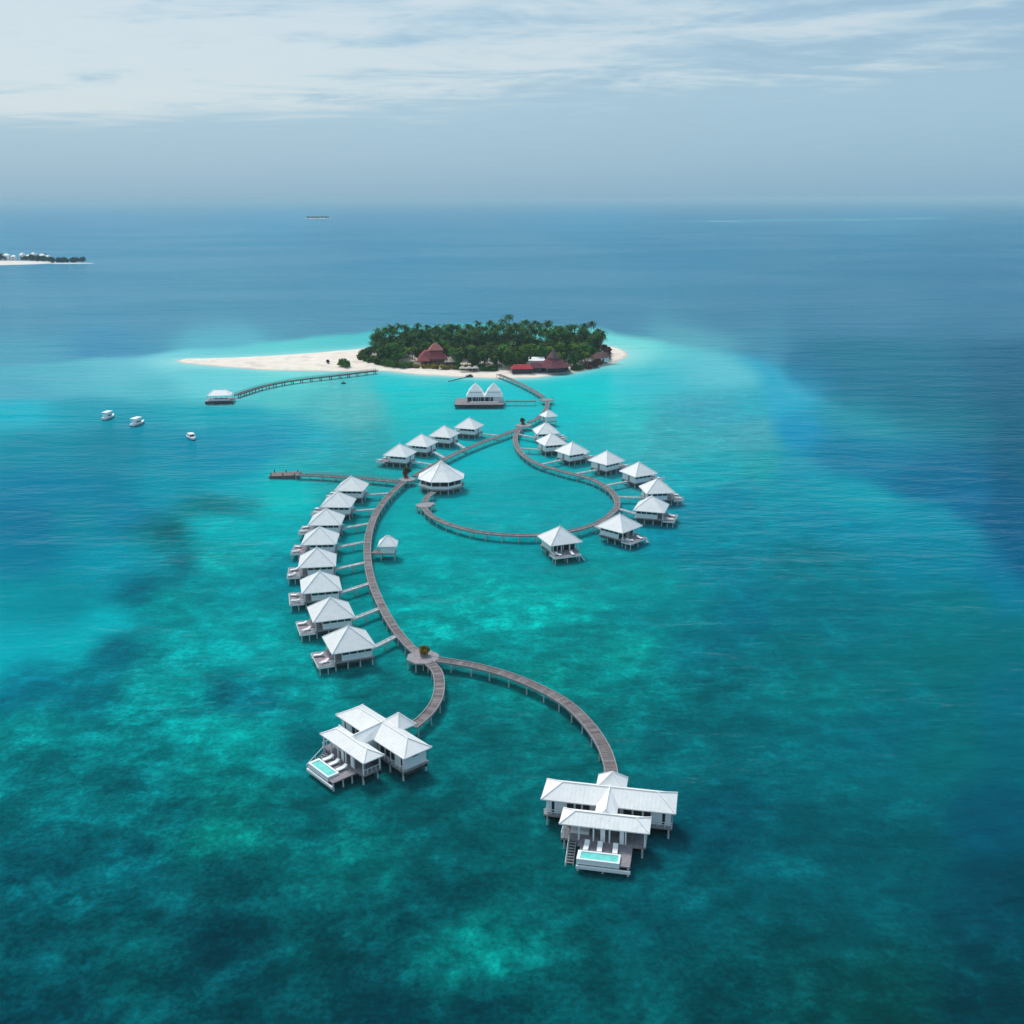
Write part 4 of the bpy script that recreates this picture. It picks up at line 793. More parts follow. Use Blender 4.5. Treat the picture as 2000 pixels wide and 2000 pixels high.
# ------------------------------------------------------------------ water villas
def make_villa(mir, name='water_villa'):
    """local +x towards the walkway, -x out to sea; mir = +1 / -1 flips the terrace"""
    v = thing(name, 'x', 'water villa')
    E, ZE, ZA, ZD = 4.55, 4.25, 7.75, 1.9
    lo = [(-E, -E, ZE), (E, -E, ZE), (E, E, ZE), (-E, E, ZE)]; hi = [(0, 0, ZA)] * 4
    r = part('roof', roof_mesh(lo, hi), M_ROOF, v)
    b = hip_caps(lo, hi); b.lathe([(.22, ZA - .1), (.16, ZA + .15), (.03, ZA + .5)], 6); part('ridge_cap', b, M_ROOF, r)
    b = MB()
    for i in range(4):
        s_ = seams(lo[i], lo[(i + 1) % 4], hi[0], hi[0]); n = len(b.v); b.v += s_.v; b.f += [tuple(k + n for k in f) for f in s_.f]; b.t += s_.t
    part('batten', b, M_ROOF, r)['kind'] = 'stuff'
    # floor slab and terrace
    b = MB(); b.box(-4.1, 4.2, -3.75, 3.75, ZD - .28, ZD); part('floor', b, M_BEAM, v)
    b = MB(); y = -4.5
    y0, y1 = sorted((-4.5 * mir, 2.8 * mir)); k = 0
    x = -7.3
    while x < -4.12:
        b.box(x, x + 0.28, y0, y1, ZD - .16, ZD - .02 + random.uniform(-.01, .01)); x += 0.31
    part('terrace_floor', b, M_DECKD, v)['kind'] = 'stuff'
    b = MB(); b.bar((-7.3, y0, ZD - .25), (-7.3, y1, ZD - .25), .14, .3); b.bar((-7.3, y0, ZD - .25), (-4.1, y0, ZD - .25), .14, .3); b.bar((-7.3, y1, ZD - .25), (-4.1, y1, ZD - .25), .14, .3)
    part('terrace_beam', b, M_TRIM, v)
    # walls with openings under the eaves
    zt = ZE - 1.1
    for s_ in (-1, 1):
        y = s_ * 3.45
        b = MB(); b.box(-2.4, 3.8, y - .08, y + .08, ZD, zt)
        for xx in (-2.4, -0.85, 0.7, 2.25, 3.66): b.box(xx, xx + .14, y - .081, y + .081, zt, ZE - .05)
        w = part('wall', b, M_WALL, v)
        for k in range(4):
            b = MB(); b.box(-2.26 + k * 1.55, -0.85 + k * 1.55, y - .03, y + .03, zt, ZE - .05); part('window', b, M_GLASS, v)
        b = MB(); b.box(-2.2, 3.6, y + s_ * .09, y + s_ * .14, ZD + .85, ZD + .95); part('dado_rail', b, M_TRIM, v)
    b = MB(); b.box(3.66, 3.82, -3.37, -.55, ZD, ZE - .05); b.box(3.66, 3.82, .55, 3.37, ZD, ZE - .05); b.box(3.66, 3.82, -.55, .55, ZD + 2.05, ZE - .05); part('wall', b, M_WALL, v)
    d = MB(); d.box(3.70, 3.78, -.55, .55, ZD, ZD + 2.05); d = part('door', d, M_BEAM, v); b = MB(); b.box(3.79, 3.86, .3, .4, ZD + .95, ZD + 1.1); part('handle', b, M_GLASS, d)
    # glazed seaward front set back under the roof
    for k in range(4):
        ya = -3.37 + k * 1.685
        b = MB(); b.box(-2.38, -2.28, ya, ya + .1, ZD, ZE - .05); b.box(-2.38, -2.28, ya + 1.585, ya + 1.685, ZD, ZE - .05); b.box(-2.38, -2.28, ya + .1, ya + 1.585, ZD + 2.15, ZE - .05)
        f = part('window', b, M_TRIM, v); b = MB(); b.box(-2.35, -2.31, ya + .1, ya + 1.585, ZD, ZD + 2.15); part('pane', b, M_GLASS, f)
    posts(v, [(-3.85, -3.5), (-3.85, -1.2), (-3.85, 1.2), (-3.85, 3.5)], ZD, ZE - .05, .18)
    # terrace rail on the landward end, steps down to the water at the other
    ye = y0 if mir > 0 else y1; ys_ = y1 if mir > 0 else y0
    b = MB()
    for k in range(5): xx = -7.2 + k * .75; b.bar((xx, ye, ZD), (xx, ye, ZD + .9), .07)
    b.bar((-7.25, ye, ZD + .9), (-4.1, ye, ZD + .9), .08); b.bar((-7.25, ye, ZD + .45), (-4.1, ye, ZD + .45), .05)
    part('railing', b, M_TRIM, v)
    b = MB(); sg = 1 if mir > 0 else -1
    for s_ in (-.45, .45): b.bar((-6.6 + s_, ys_, ZD), (-6.6 + s_, ys_ + sg * 1.7, -.5), .09, .16)
    for k in range(6):
        f = (k + .5) / 7; b.box(-7.0, -6.2, ys_ + sg * 1.7 * f - .12, ys_ + sg * 1.7 * f + .12, ZD - 2.4 * f - .03, ZD - 2.4 * f + .03)
    part('steps', b, M_TRIM, v)
    for x in (-3.7, -1.2, 1.3, 3.8):
        for y in (-3.4, 0, 3.4): pile(v, x, y, ZD - .28, .15)
    for x in (-7.0, -5.4):
        for y in (y0 + .3, (y0 + y1) / 2, y1 - .3): pile(v, x, y, ZD - .2, .13)
    b = MB()
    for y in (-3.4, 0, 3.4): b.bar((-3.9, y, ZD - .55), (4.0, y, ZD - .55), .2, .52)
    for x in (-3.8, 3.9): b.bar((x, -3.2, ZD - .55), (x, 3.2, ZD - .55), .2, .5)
    part('floor_beam', b, M_DARKB, v)  # beams deepened and run along the edges to shade the water below
    return v
VL = make_villa(1); VR = make_villa(-1)
used = {1: False, -1: False}
def place_villa(mir, x, y, ang, label, group):
    src = VL if mir > 0 else VR
    if not used[mir]:
        used[mir] = True; src.location = (x, y, 0); src.rotation_euler = (0, 0, math.radians(ang)); src['label'] = label; src['group'] = group; return src
    return dup(src, (x, y, 0), math.radians(ang), label, group)
ORD = ['nearest', 'second nearest', 'third nearest', 'fourth nearest', 'fifth nearest', 'sixth nearest', 'seventh nearest', 'farthest']
villas = []
GA, GB, GC = 'eight villas along the bow-shaped left walkway', 'four villas along the straight far-left walkway', 'villas along the S-curved right walkway'
for i, (ax, ay, ang) in enumerate(VA):
    villas.append((1, ax, ay, ang, 'white pyramid roofed villa, %s to the pool suites among the eight left ones' % ORD[i] if i < 7 else 'white pyramid roofed villa of the eight left ones, farthest up beside the side jetty', GA, 'the %s of the eight left villas' % ORD[i]))
U_ORD = ['closest to', 'second from', 'third from', 'farthest from']
for i, (ax, ay, ang) in enumerate(VU):
    villas.append((1, ax, ay, ang, 'white water villa of the four on the straight walkway, %s the restaurant' % U_ORD[i], GB, 'the straight-walkway villa %s the restaurant' % U_ORD[i]))
R_L = ['white water villa just below the smallest hut, farthest on the S-curved walkway', 'white water villa on the S-curve tucked behind the third one, overlapping the farthest',
       'third white water villa down the S-curve from the smallest hut', 'fourth white water villa down the S-curve from the smallest hut',
       'fifth white water villa down the S-curve, just above the outermost one', 'white water villa at the outermost right bulge of the S-curve, terrace on its right',
       'white water villa right of the S-curve bend, reddish lounger terrace on its right', 'white water villa below the S-curve bend, second nearest of the right row',
       'white water villa in front of the bottom of the S-curve, open terrace facing the camera']
R_S = ['the farthest S-curve villa', 'the second S-curve villa', 'the third S-curve villa', 'the fourth S-curve villa', 'the fifth S-curve villa', 'the outermost right villa', 'the villa right of the S-curve bend', 'the villa below the S-curve bend', 'the villa nearest the camera on the S-curve']
for i, (ax, ay, ang) in enumerate(VRR): villas.append((-1, ax, ay, ang, R_L[i], GC, R_S[i]))
POS = {}
for i, (mir, x, y, ang, lab, grp, short) in enumerate(villas):
    place_villa(mir, x, y, ang, lab, grp)
    mw = Matrix.Translation((x, y, 0)) @ Matrix.Rotation(math.radians(ang), 4, 'Z'); POS[i] = mw
    ja, jb, jx = random.uniform(-25, 30), random.uniform(-30, 20), random.uniform(-.35, .4)
    lounger(mw, -6.0 + jx, (-3.2 + jx) * mir, 1.9, math.radians(ja), 'white sun lounger by the railing, terrace of ' + short)
    lounger(mw, -6.0 - jx, (0.4 + jx) * mir, 1.9, math.radians(jb), 'white sun lounger by the steps, terrace of ' + short)
    if i in (0, 1, 4, 18):
        b = MB(); b.box(-1.05, 0.95, -.42, .42, 0.0, .10); b.box(.55, .95, -.36, .36, .10, .2)
        q = part('sun_mat', b, M_PINK, None); q.location = mw @ Vector((-5.3, -1.55 * mir, 1.9)); q.rotation_euler = (0, 0, math.radians(ang + 20))
        tag(q, 'rose pink sun mat between the loungers of ' + short.replace('the nearest of the', 'the nearest of').replace('the second nearest of the', 'the second nearest of').replace('the fifth nearest of the', 'the fifth nearest of'), 'sun mat', 'rose sun mats on villa terraces')
# footbridges from the walkways to the villas
def bridge(i, end, label):
    mw = POS[i]; a = mw @ Vector((3.95, 0, 0))
    walkway('footbridge', label, [a, a.lerp(end, .5), end], 1.1, 1.85, 4.5, M_DECKP, M_PILE, None, .1, 'footbridge', 'footbridges from the walkways to the villas', .1)
for i, e in enumerate(BR_A): bridge(i, at1(*e, 1.9), 'slim pale footbridge to ' + villas[i][6])
for i, e in enumerate(BR_U): bridge(8 + i, at1(*e, 1.9), 'slim pale footbridge to ' + villas[8 + i][6])
for i, e in enumerate(BR_R): bridge(12 + i, at1(*e, 1.9), 'slim pale footbridge to ' + villas[12 + i][6])

# ------------------------------------------------------------------ small huts beside the walkways
def small_hut(label, c, rz, half, ze, za, wall_h=0.7):
    o = thing('service_hut', label, 'hut', (c.x, c.y, 0), rz); E = half
    lo = [(-E, -E, ze), (E, -E, ze), (E, E, ze), (-E, E, ze)]; hi = [(-.4, 0, za), (.4, 0, za), (.4, 0, za), (-.4, 0, za)]
    r = part('roof', roof_mesh(lo, hi), M_ROOF, o); part('ridge_cap', hip_caps(lo, hi, .16), M_ROOF, r)
    w = E * wall_h
    for k in range(4):
        b = MB(); b.box(-w, w, -w, -w + .15, 1.9, ze - .05) if k in (0, 2) else b.box(-w + .16, w - .16, -w, -w + .15, 1.9, ze - .05)
        q = part('wall', b, M_WALL, o); q.rotation_euler = (0, 0, k * math.pi / 2)
    b = MB(); b.box(-w - .3, w + .3, -w - .3, w + .3, 1.62, 1.9); part('floor', b, M_BEAM, o)
    b = MB(); b.box(-w - .05, -w - .01, -.5, .5, 1.9, 3.8); part('door', b, M_BEAM, o)
    for x in (-w, w):
        for y in (-w, w): pile(o, x, y, 1.65, .14)
    return o
small_hut('small square white hut on its own just right of the bow-shaped walkway', Vector((-32.3, 252.4, 0)), 0.03, 2.5, 4.0, 6.2)
p = at1(1036, 783, 4.0); small_hut('smallest white roofed hut beside the walkway north of the S-curve', Vector((15.2, 415.6, 0)), 0.5, 2.9, 4.0, 6.3, .75)
a = at1(700, 1042, 1.9); walkway('footbridge', 'short wide timber landing from the bow-shaped walkway to the small square hut', [at1(703, 1040, 1.95), at1(716, 1041, 1.95), at1(723, 1041, 1.95)], 3.0, 1.9, cat='footbridge')

# ------------------------------------------------------------------ round restaurant
o = thing('restaurant', 'large round white restaurant with eight-sided tent roof beside the left walkway', 'restaurant', (-22.7, 318.0, 0), math.radians(0))
b = MB(); prof = [(7.9, 4.3), (7.9, 4.45), (4.0, 6.75), (1.6, 8.4), (0.12, 9.6)]; b.lathe(prof, 8); r = part('roof', b, M_ROOF, o)
b = MB()
for k in range(8):
    a = 2 * math.pi * (k + .5) / 8
    for (r0, z0), (r1, z1) in zip(prof[1:], prof[2:]): b.bar((r0 * math.cos(a), r0 * math.sin(a), z0 + .03), (r1 * math.cos(a), r1 * math.sin(a), z1 + .03), .22, .14)
part('ridge_cap', b, M_ROOF, r)
b = MB(); b.lathe([(7.4, 1.6), (7.4, 1.9)], 16); part('floor', b, M_BEAM, o)
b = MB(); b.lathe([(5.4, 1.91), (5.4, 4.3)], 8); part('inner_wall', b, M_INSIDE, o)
for k in range(8):
    a0, a1 = 2 * math.pi * (k + .5) / 8, 2 * math.pi * (k + 1.5) / 8
    p0, p1 = Vector((7.0 * math.cos(a0), 7.0 * math.sin(a0), 0)), Vector((7.0 * math.cos(a1), 7.0 * math.sin(a1), 0))
    b = MB(); b.bar(p0 + Vector((0, 0, 1.9)), p0 + Vector((0, 0, 4.3)), .26); part('column', b, M_TRIM, o)
    b = MB(); b.bar(p0.lerp(p1, .03) + Vector((0, 0, 2.35)), p0.lerp(p1, .97) + Vector((0, 0, 2.35)), .1, .86); part('balustrade', b, M_WALL, o)
    b = MB(); b.bar(p0.lerp(p1, .5) + Vector((0, 0, 2.8)), p0.lerp(p1, .5) + Vector((0, 0, 4.3)), .16); part('mullion', b, M_TRIM, o)
    pile(o, p0.x * .95, p0.y * .95, 1.6, .2); q = p0.lerp(p1, .5) * .9; pile(o, q.x, q.y, 1.6, .2)
# ------------------------------------------------------------------ twin peaked spa
o = thing('spa_pavilion', 'white spa pavilion with twin peaked roofs on a dark deck by the island', 'spa pavilion', (-12.3, 460.2, 0), math.radians(0.5))
for k, cx in enumerate((-4.15, 4.15)):
    lo = [(cx - 4.12, -4.3, 4.2), (cx + 4.12, -4.3, 4.2), (cx + 4.12, 4.3, 4.2), (cx - 4.12, 4.3, 4.2)]
    mid = [(cx - 3.0, -3.1, 6.1), (cx + 3.0, -3.1, 6.1), (cx + 3.0, 3.1, 6.1), (cx - 3.0, 3.1, 6.1)]
    mid2 = [(cx - 3.1, -3.2, 6.35), (cx + 3.1, -3.2, 6.35), (cx + 3.1, 3.2, 6.35), (cx - 3.1, 3.2, 6.35)]
    up1 = [(cx - 1.45, -1.45, 8.4), (cx + 1.45, -1.45, 8.4), (cx + 1.45, 1.45, 8.4), (cx - 1.45, 1.45, 8.4)]
    top = [(cx - .1, -.1, 9.95), (cx + .1, -.1, 9.95), (cx + .1, .1, 9.95), (cx - .1, .1, 9.95)]
    b = MB(); b.hexa(lo, mid); part('lower_roof', b, M_ROOF, o)
    b = MB(); b.hexa(mid2, up1); b.hexa([(p[0], p[1], p[2] + .01) for p in up1], top); part('upper_roof', b, M_ROOF, o)
b = MB(); b.box(-8.0, 8.0, -3.4, 3.6, 1.95, 4.15); part('wall', b, M_WALL, o)
for k in range(6):
    b = MB(); b.box(-7.6 + 1.95 * k, -5.85 + 1.95 * k, -3.5, -3.38, 2.1, 3.9); part('window', b, M_GLASS, o)
b = MB(); b.box(-13.2, 8.6, -10.5, 5.5, 1.6, 1.95); part('deck', b, mat('spa_deck', (0.20, 0.165, 0.18), .8, .25, .6), o)
b = MB(); b.box(-13.3, 8.7, -10.62, -10.5, 1.3, 1.96); b.box(-13.32, -13.2, -10.5, 5.5, 1.3, 1.96); part('fascia', b, M_DARKB, o)
posts(o, [(-8.1 + 2.7 * k, -4.1) for k in range(7)], 1.95, 4.2, .2)
b = MB(); b.box(-6.5, 6.5, -6.4, -5.9, 1.96, 2.4); part('bench', b, M_MATTR, o)
for x in (-12.8, -8, -3, 2, 8.2):
    for y in (-10, -5, 0, 5): pile(o, x, y, 1.6, .18, M_DARKB)

# ------------------------------------------------------------------ the two pool suites
def hip(cx, cy, hx, hy, ze, rise, gable_in=None):
    gi = hy if gable_in is None else gable_in
    lo = [(cx - hx, cy - hy, ze), (cx + hx, cy - hy, ze), (cx + hx, cy + hy, ze), (cx - hx, cy + hy, ze)]
    a, c = (cx - hx + gi, cy, ze + rise), (cx + hx - gi, cy, ze + rise)
    return lo, [a, c, c, a]
def suite_roof(o, name, cx, cy, hx, hy, ze, rise, gi=None):
    lo, hi = hip(cx, cy, hx, hy, ze, rise, gi)
    r = part(name, roof_mesh(lo, hi), M_ROOF, o); part('ridge_cap', hip_caps(lo, hi, .18), M_ROOF, r)
    b = MB()
    for i in (0, 2):
        s_ = seams(lo[i], lo[(i + 1) % 4], hi[i], hi[(i + 1) % 4]); n = len(b.v); b.v += s_.v; b.f += [tuple(k + n for k in f) for f in s_.f]; b.t += s_.t
    part('batten', b, M_ROOF, r)['kind'] = 'stuff'
    return r
def wall_front(o, x0, x1, y, z0, z1, bays, thick=.14):
    """a wall along x with glazed bays (each a window with its pane) between white posts"""
    b = MB(); xs_ = [x0]
    for w0, w1 in bays: xs_ += [w0, w1]
    xs_.append(x1)
    for k in range(0, len(xs_), 2):
        if xs_[k + 1] - xs_[k] > .01: b.box(xs_[k], xs_[k + 1], y, y + thick, z0, z1)
    part('wall', b, M_WALL, o)
    for w0, w1 in bays:
        b = MB(); b.box(w0, w0 + .09, y + .02, y + thick - .02, z0, z1); b.box(w1 - .09, w1, y + .02, y + thick - .02, z0, z1)
        b.box(w0 + .09, w1 - .09, y + .02, y + thick - .02, z1 - .2, z1); f = part('window', b, M_TRIM, o)
        b = MB(); b.box(w0 + .09, w1 - .09, y + .05, y + .08, z0, z1 - .2); part('pane', b, M_GLASS, f)
def make_suite(label):
    o = thing('pool_suite', label, 'pool suite'); ZD, ZE = 1.9, 4.5
    suite_roof(o, 'main_roof', 0, 0, 9.95, 2.85, ZE, 1.55)
    suite_roof(o, 'front_roof', 0.1, -6.2, 6.45, 2.05, 4.35, 1.05)
    # cross roof linking both, gabled
    lo = [(-1.6, -6.0, 4.62), (1.6, -6.0, 4.62), (1.6, 0.2, 4.62), (-1.6, 0.2, 4.62)]; hi = [(0, -5.6, 5.75), (0, -5.6, 5.75), (0, 0.4, 6.15), (0, 0.4, 6.15)]
    r = part('cross_roof', roof_mesh(lo, hi), M_ROOF, o); b = MB(); b.bar((0, -5.6, 5.78), (0, .4, 6.18), .18, .12); part('ridge_cap', b, M_ROOF, r)
    lo = [(-2.3, 1.6, 4.62), (2.3, 1.6, 4.62), (2.3, 5.4, 4.62), (-2.3, 5.4, 4.62)]; hi = [(0, 3.4, 6.6)] * 4
    r = part('porch_roof', roof_mesh(lo, hi), M_ROOF, o); part('ridge_cap', hip_caps(lo, hi, .16), M_ROOF, r)
    # main wing
    b = MB(); b.box(-9.5, 9.5, -2.7, 2.5, ZD - .3, ZD); part('floor', b, M_BEAM, o)
    z1 = ZE - .18
    wall_front(o, -9.2, -1.75, -2.1, ZD, z1, [(-8.5, -7.9), (-6.2, -5.0), (-4.9, -3.9), (-3.8, -2.6)])
    wall_front(o, 1.75, 9.2, -2.1, ZD, z1, [(2.2, 3.6), (3.7, 5.1), (5.2, 6.4), (7.9, 8.5)])
    wall_front(o, -9.2, -2.2, 2.0, ZD, z1, [(-7.5, -6.0), (-5.0, -3.5)]); wall_front(o, 2.2, 9.2, 2.0, ZD, z1, [(3.5, 5.0), (6.0, 7.5)])
    for s_ in (-1, 1):
        b = MB(); x = s_ * 9.13
        b.box(x - .07, x + .07, -1.95, 1.99, ZD, z1 - .7); b.box(x - .07, x + .07, -1.95, -.6, z1 - .7, z1); b.box(x - .07, x + .07, .6, 1.99, z1 - .7, z1); part('wall', b, M_WALL, o)
        b = MB(); b.box(x - .04, x + .04, -.6, .6, z1 - .7, z1); part('window', b, M_GLASS, o)
        b = MB()
        for k in range(6): b.bar((s_ * (4.2 + k * 1.05), -2.65, ZD), (s_ * (4.2 + k * 1.05), -2.65, ZD + .85), .07)
        b.bar((s_ * 4.2, -2.65, ZD + .85), (s_ * 9.5, -2.65, ZD + .85), .08); b.bar((s_ * 4.2, -2.65, ZD + .45), (s_ * 9.5, -2.65, ZD + .45), .06); part('railing', b, M_TRIM, o)
    # link corridor
    b = MB(); b.box(-1.5, 1.5, -4.6, -2.71, ZD - .3, ZD); part('floor', b, M_BEAM, o)
    for s_ in (-1, 1):
        b = MB(); b.box(s_ * 1.42 - .06, s_ * 1.42 + .06, -4.6, -2.12, ZD, 4.6); part('wall', b, M_WALL, o)
    # front pavilion
    b = MB(); b.box(-6.1, 6.1, -8.1, -4.61, ZD - .3, ZD - .004); part('floor', b, M_DECKD, o)
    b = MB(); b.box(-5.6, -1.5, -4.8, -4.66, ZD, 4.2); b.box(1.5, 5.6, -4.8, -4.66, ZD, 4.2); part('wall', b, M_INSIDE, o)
    posts(o, [(x, -7.9) for x in (-5.7, -3.5, -1.4, .9, 3.2, 5.9)] + [(-5.7, -4.75), (5.9, -4.75)], ZD, 4.3, .2)
    b = MB(); b.box(-4.9, -2.2, -6.6, -5.4, ZD, ZD + .45); b.box(-4.9, -2.2, -5.4, -5.15, ZD + .003, ZD + .9); part('sofa', b, M_MATTR, o)
    b = MB(); b.box(3.4, 4.6, -6.8, -6.0, ZD + .65, ZD + .72); b.box(3.9, 4.1, -6.5, -6.3, ZD, ZD + .65); part('dining_table', b, M_BEAM, o)
    b = MB(); b.box(2.35, 2.95, -7.95, -7.82, ZD, 4.2); part('curtain', b, M_MATTR, o); b = MB(); b.box(-.4, .25, -7.95, -7.82, ZD, 4.2); part('curtain', b, M_MATTR, o)
    for s_, x in ((-1, -6.05), (1, 6.05)):
        b = MB()
        for k in range(5): b.bar((x, -8.0 + .8 * k, ZD), (x, -8.0 + .8 * k, ZD + .85), .07)
        b.bar((x, -8.05, ZD + .85), (x, -4.7, ZD + .85), .08); part('railing', b, M_TRIM, o)
    # pool deck
    b = MB(); y = -12.6
    while y < -8.15:
        b.box(-3.1 if y < -9.2 else -3.6, 4.25, y, y + .3, ZD - .45, ZD - .24 + random.uniform(-.008, .008)); y += .33
    part('pool_deck', b, M_DECKD, o)['kind'] = 'stuff'
    b = MB(); b.box(-3.2, 4.35, -12.95, -12.66, ZD - 1.25, ZD - .8); part('pool_ledge', b, M_TRIM, o)
    p = MB(); x0, x1, ya, yb, zp = -3.2, 2.8, -12.62, -10.5, ZD + .12
    for q in ((x0, x1, ya, ya + .28), (x0, x1, yb - .28, yb), (x0, x0 + .5, ya + .28, yb - .28), (x1 - .28, x1, ya + .28, yb - .28)): p.box(*q, ZD - .7, zp)
    pool = part('pool', p, M_TRIM, o)
    b = MB(); b.box(x0 + .5, x1 - .28, ya + .28, yb - .28, ZD - .5, zp - .1); part('pool_water', b, M_POOL, pool)
    # stair down to the sea
    b = MB()
    for s_ in (-.5, .5): b.bar((-4.3 + s_, -8.4, ZD - .1), (-4.3 + s_, -12.0, -.4), .1, .2)
    for k in range(9):
        f = (k + .5) / 10; b.box(-4.75, -3.85, -8.4 - 3.6 * f - .14, -8.4 - 3.6 * f + .14, ZD - .1 - 2.2 * f - .03, ZD - .1 - 2.2 * f + .03)
    part('steps', b, M_BEAM, o)
    b = MB()
    for yy, zz in ((-8.5, 0), (-10.2, -1.05), (-11.9, -2.1)): b.bar((-4.85, yy, ZD + zz - .1), (-4.85, yy, ZD + zz + .9), .09)
    b.bar((-4.85, -8.5, ZD + .85), (-4.85, -11.9, ZD - 1.25), .08); part('handrail', b, M_TRIM, o)
    for x in (-9, -5.4, -1.8, 1.8, 5.4, 9):
        for y in (-2.4, 2.2): pile(o, x, y, ZD - .3, .16)
    for x in (-5.6, -2, 2, 5.6):
        for y in (-7.8, -5): pile(o, x, y, ZD - .3, .16)
    for x in (-3, .5, 4):
        for y in (-12.4, -10.6, -8.9): pile(o, x, y, ZD - .45, .15)
    b = MB()
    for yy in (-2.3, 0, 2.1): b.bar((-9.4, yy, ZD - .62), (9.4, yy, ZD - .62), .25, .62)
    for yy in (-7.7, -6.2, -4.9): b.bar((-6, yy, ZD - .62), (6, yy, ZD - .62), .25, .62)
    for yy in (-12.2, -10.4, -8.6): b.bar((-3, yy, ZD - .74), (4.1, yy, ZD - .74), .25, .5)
    for xx in (-9.2, -5.5, 5.5, 9.2): b.bar((xx, -2.1, ZD - .62), (xx, 1.9, ZD - .62), .25, .6); part('floor_beam', b, M_DARKB, o)  # extra beam depth added to darken the water under the suite
    return o
SA = make_suite('white pool suite on the right, long hipped roof facing the camera, green pool in front')
SA.location = (14.45, 133.8, 0); SA.rotation_euler = (0, 0, math.radians(-11.5)); SA['group'] = 'pool suites'
SB = dup(SA, (-21.9, 153.7, 0), math.radians(-48), 'white pool suite on the left, turned diagonally, turquoise pool at its lower left')
for nm, xx, yy, aa in (('right', 14.45, 133.8, -11.5), ('left', -21.9, 153.7, -48)):
    mw = Matrix.Translation((xx, yy, 0)) @ Matrix.Rotation(math.radians(aa), 4, 'Z')
    for x, w in ((-0.3, 'in the middle of'), (1.9, 'at the right end of')):
        lounger(mw, x, -9.45, 1.67, math.radians(92), 'white padded lounger %s the pool deck, %s pool suite' % (w, nm))
    lounger(mw, -2.2, -9.4, 1.67, math.radians(88), 'white padded lounger beside the sea steps on the %s pool suite' % nm)

# ------------------------------------------------------------------ arrival pavilion, boats
p = at1(416, 754, 1.5)
o = thing('arrival_pavilion', 'white roofed open landing pavilion at the seaward end of the arrival jetty', 'pavilion', (p.x, p.y, 0), 0.12)
b = MB(); b.box(-6.2, 6.2, -4.2, 4.2, 1.2, 1.6); part('platform', b, M_BEAM, o)
b = MB(); b.box(-6.3, 6.3, -4.32, -4.2, .5, 1.61); part('fascia', b, M_DARKB, o)
lo = [(-5.4, -3.6, 4.0), (5.4, -3.6, 4.0), (5.4, 3.6, 4.0), (-5.4, 3.6, 4.0)]; hi = [(-2.6, 0, 6.2), (2.6, 0, 6.2), (2.6, 0, 6.2), (-2.6, 0, 6.2)]
r = part('roof', roof_mesh(lo, hi), M_ROOF, o); part('ridge_cap', hip_caps(lo, hi, .2), M_TRIM, r)
posts(o, [(-5 + 2.5 * k, s_ * 3.3) for k in range(5) for s_ in (-1, 1)], 1.6, 4.0, .22)
b = MB(); b.box(-4.6, 4.6, -3.2, -3.0, 1.6, 2.3); part('balustrade', b, M_WALL, o)
b = MB(); b.box(-3, 3, -.5, .5, 1.6, 2.1); part('bench', b, M_BROWN, o)
for x in (-5.8, -2, 2, 5.8):
    for y in (-3.9, 3.9): pile(o, x, y, 1.25, .18, M_DARKB)
def hull(b, L, Wd, fb, zb=-.3, nose=.45):
    sec = []; n = 9
    for k in range(n):
        f = k / (n - 1); x = -L / 2 + L * f; w = Wd / 2 * (1 - max(0, (f - nose) / (1 - nose)) ** 2.2) * (0.86 + .14 * min(1, f * 4)); sh = fb + .5 * max(0, f - .5) ** 2 * 3
        sec.append([(x, -max(w, .03), sh), (x, -max(w, .03) * .72, zb), (x, max(w, .03) * .72, zb), (x, max(w, .03), sh)])
    n0 = len(b.v)
    for s_ in sec: b.v += s_
    for k in range(n - 1):
        for j in range(3): a = n0 + k * 4 + j; b.f.append((a, a + 1, a + 5, a + 4)); b.t.append(1)
        a = n0 + k * 4; b.f.append((a + 3, a, a + 4, a + 7)); b.t.append(1)
    b.f.append(tuple(n0 + j for j in range(4))); b.t.append(1); b.f.append(tuple(n0 + (n - 1) * 4 + j for j in (3, 2, 1, 0))); b.t.append(1)
def cruiser(label, c, rz, s=1.0, big=True):
    o = thing('boat', label, 'boat', (c.x, c.y, 0), rz, 'moored boats'); o.scale = (s, s, s)
    b = MB(); hull(b, 11, 3.6, 1.25); part('hull', b, M_TRIM, o)
    b = MB(); hull(b, 11.05, 3.66, .28); part('waterline_stripe', b, M_BOATG, o)
    b = MB(); b.hexa([(-3.6, -1.4, 1.2), (1.6, -1.3, 1.2), (1.6, 1.3, 1.2), (-3.6, 1.4, 1.2)], [(-3.6, -1.3, 2.6), (.9, -1.2, 2.6), (.9, 1.2, 2.6), (-3.6, 1.3, 2.6)]); cb = part('cabin', b, M_WALL, o)
    for y in (-1.37, 1.37):
        b = MB()
        for k in range(4): b.box(-3.2 + k * 1.0, -2.4 + k * 1.0, y - .04, y + .04, 1.75, 2.35)
        part('window', b, M_GLASS, cb)
    b = MB(); b.hexa([(1.25, -1.0, 1.75), (1.5, -1.0, 1.6), (1.5, 1.0, 1.6), (1.25, 1.0, 1.75)], [(1.0, -1.0, 2.5), (1.1, -1.0, 2.5), (1.1, 1.0, 2.5), (1.0, 1.0, 2.5)]); part('windscreen', b, M_GLASS, cb)
    if big:
        b = MB(); b.box(-4.6, 1.6, -1.7, 1.7, 3.9, 4.02); part('canopy', b, M_ROOF, o)
        posts(o, [(x, y) for x in (-4.3, -1.5, 1.2) for y in (-1.45, 1.45)], 2.2, 3.9, .1)
    else:
        b = MB(); b.box(-3.7, 1.2, -1.5, 1.5, 2.6, 2.72); part('canopy', b, M_ROOF, o)
    return o
cruiser('white canopied boat farthest left of the three moored off the arrival jetty', at1(206, 789), math.radians(82), 0.78)
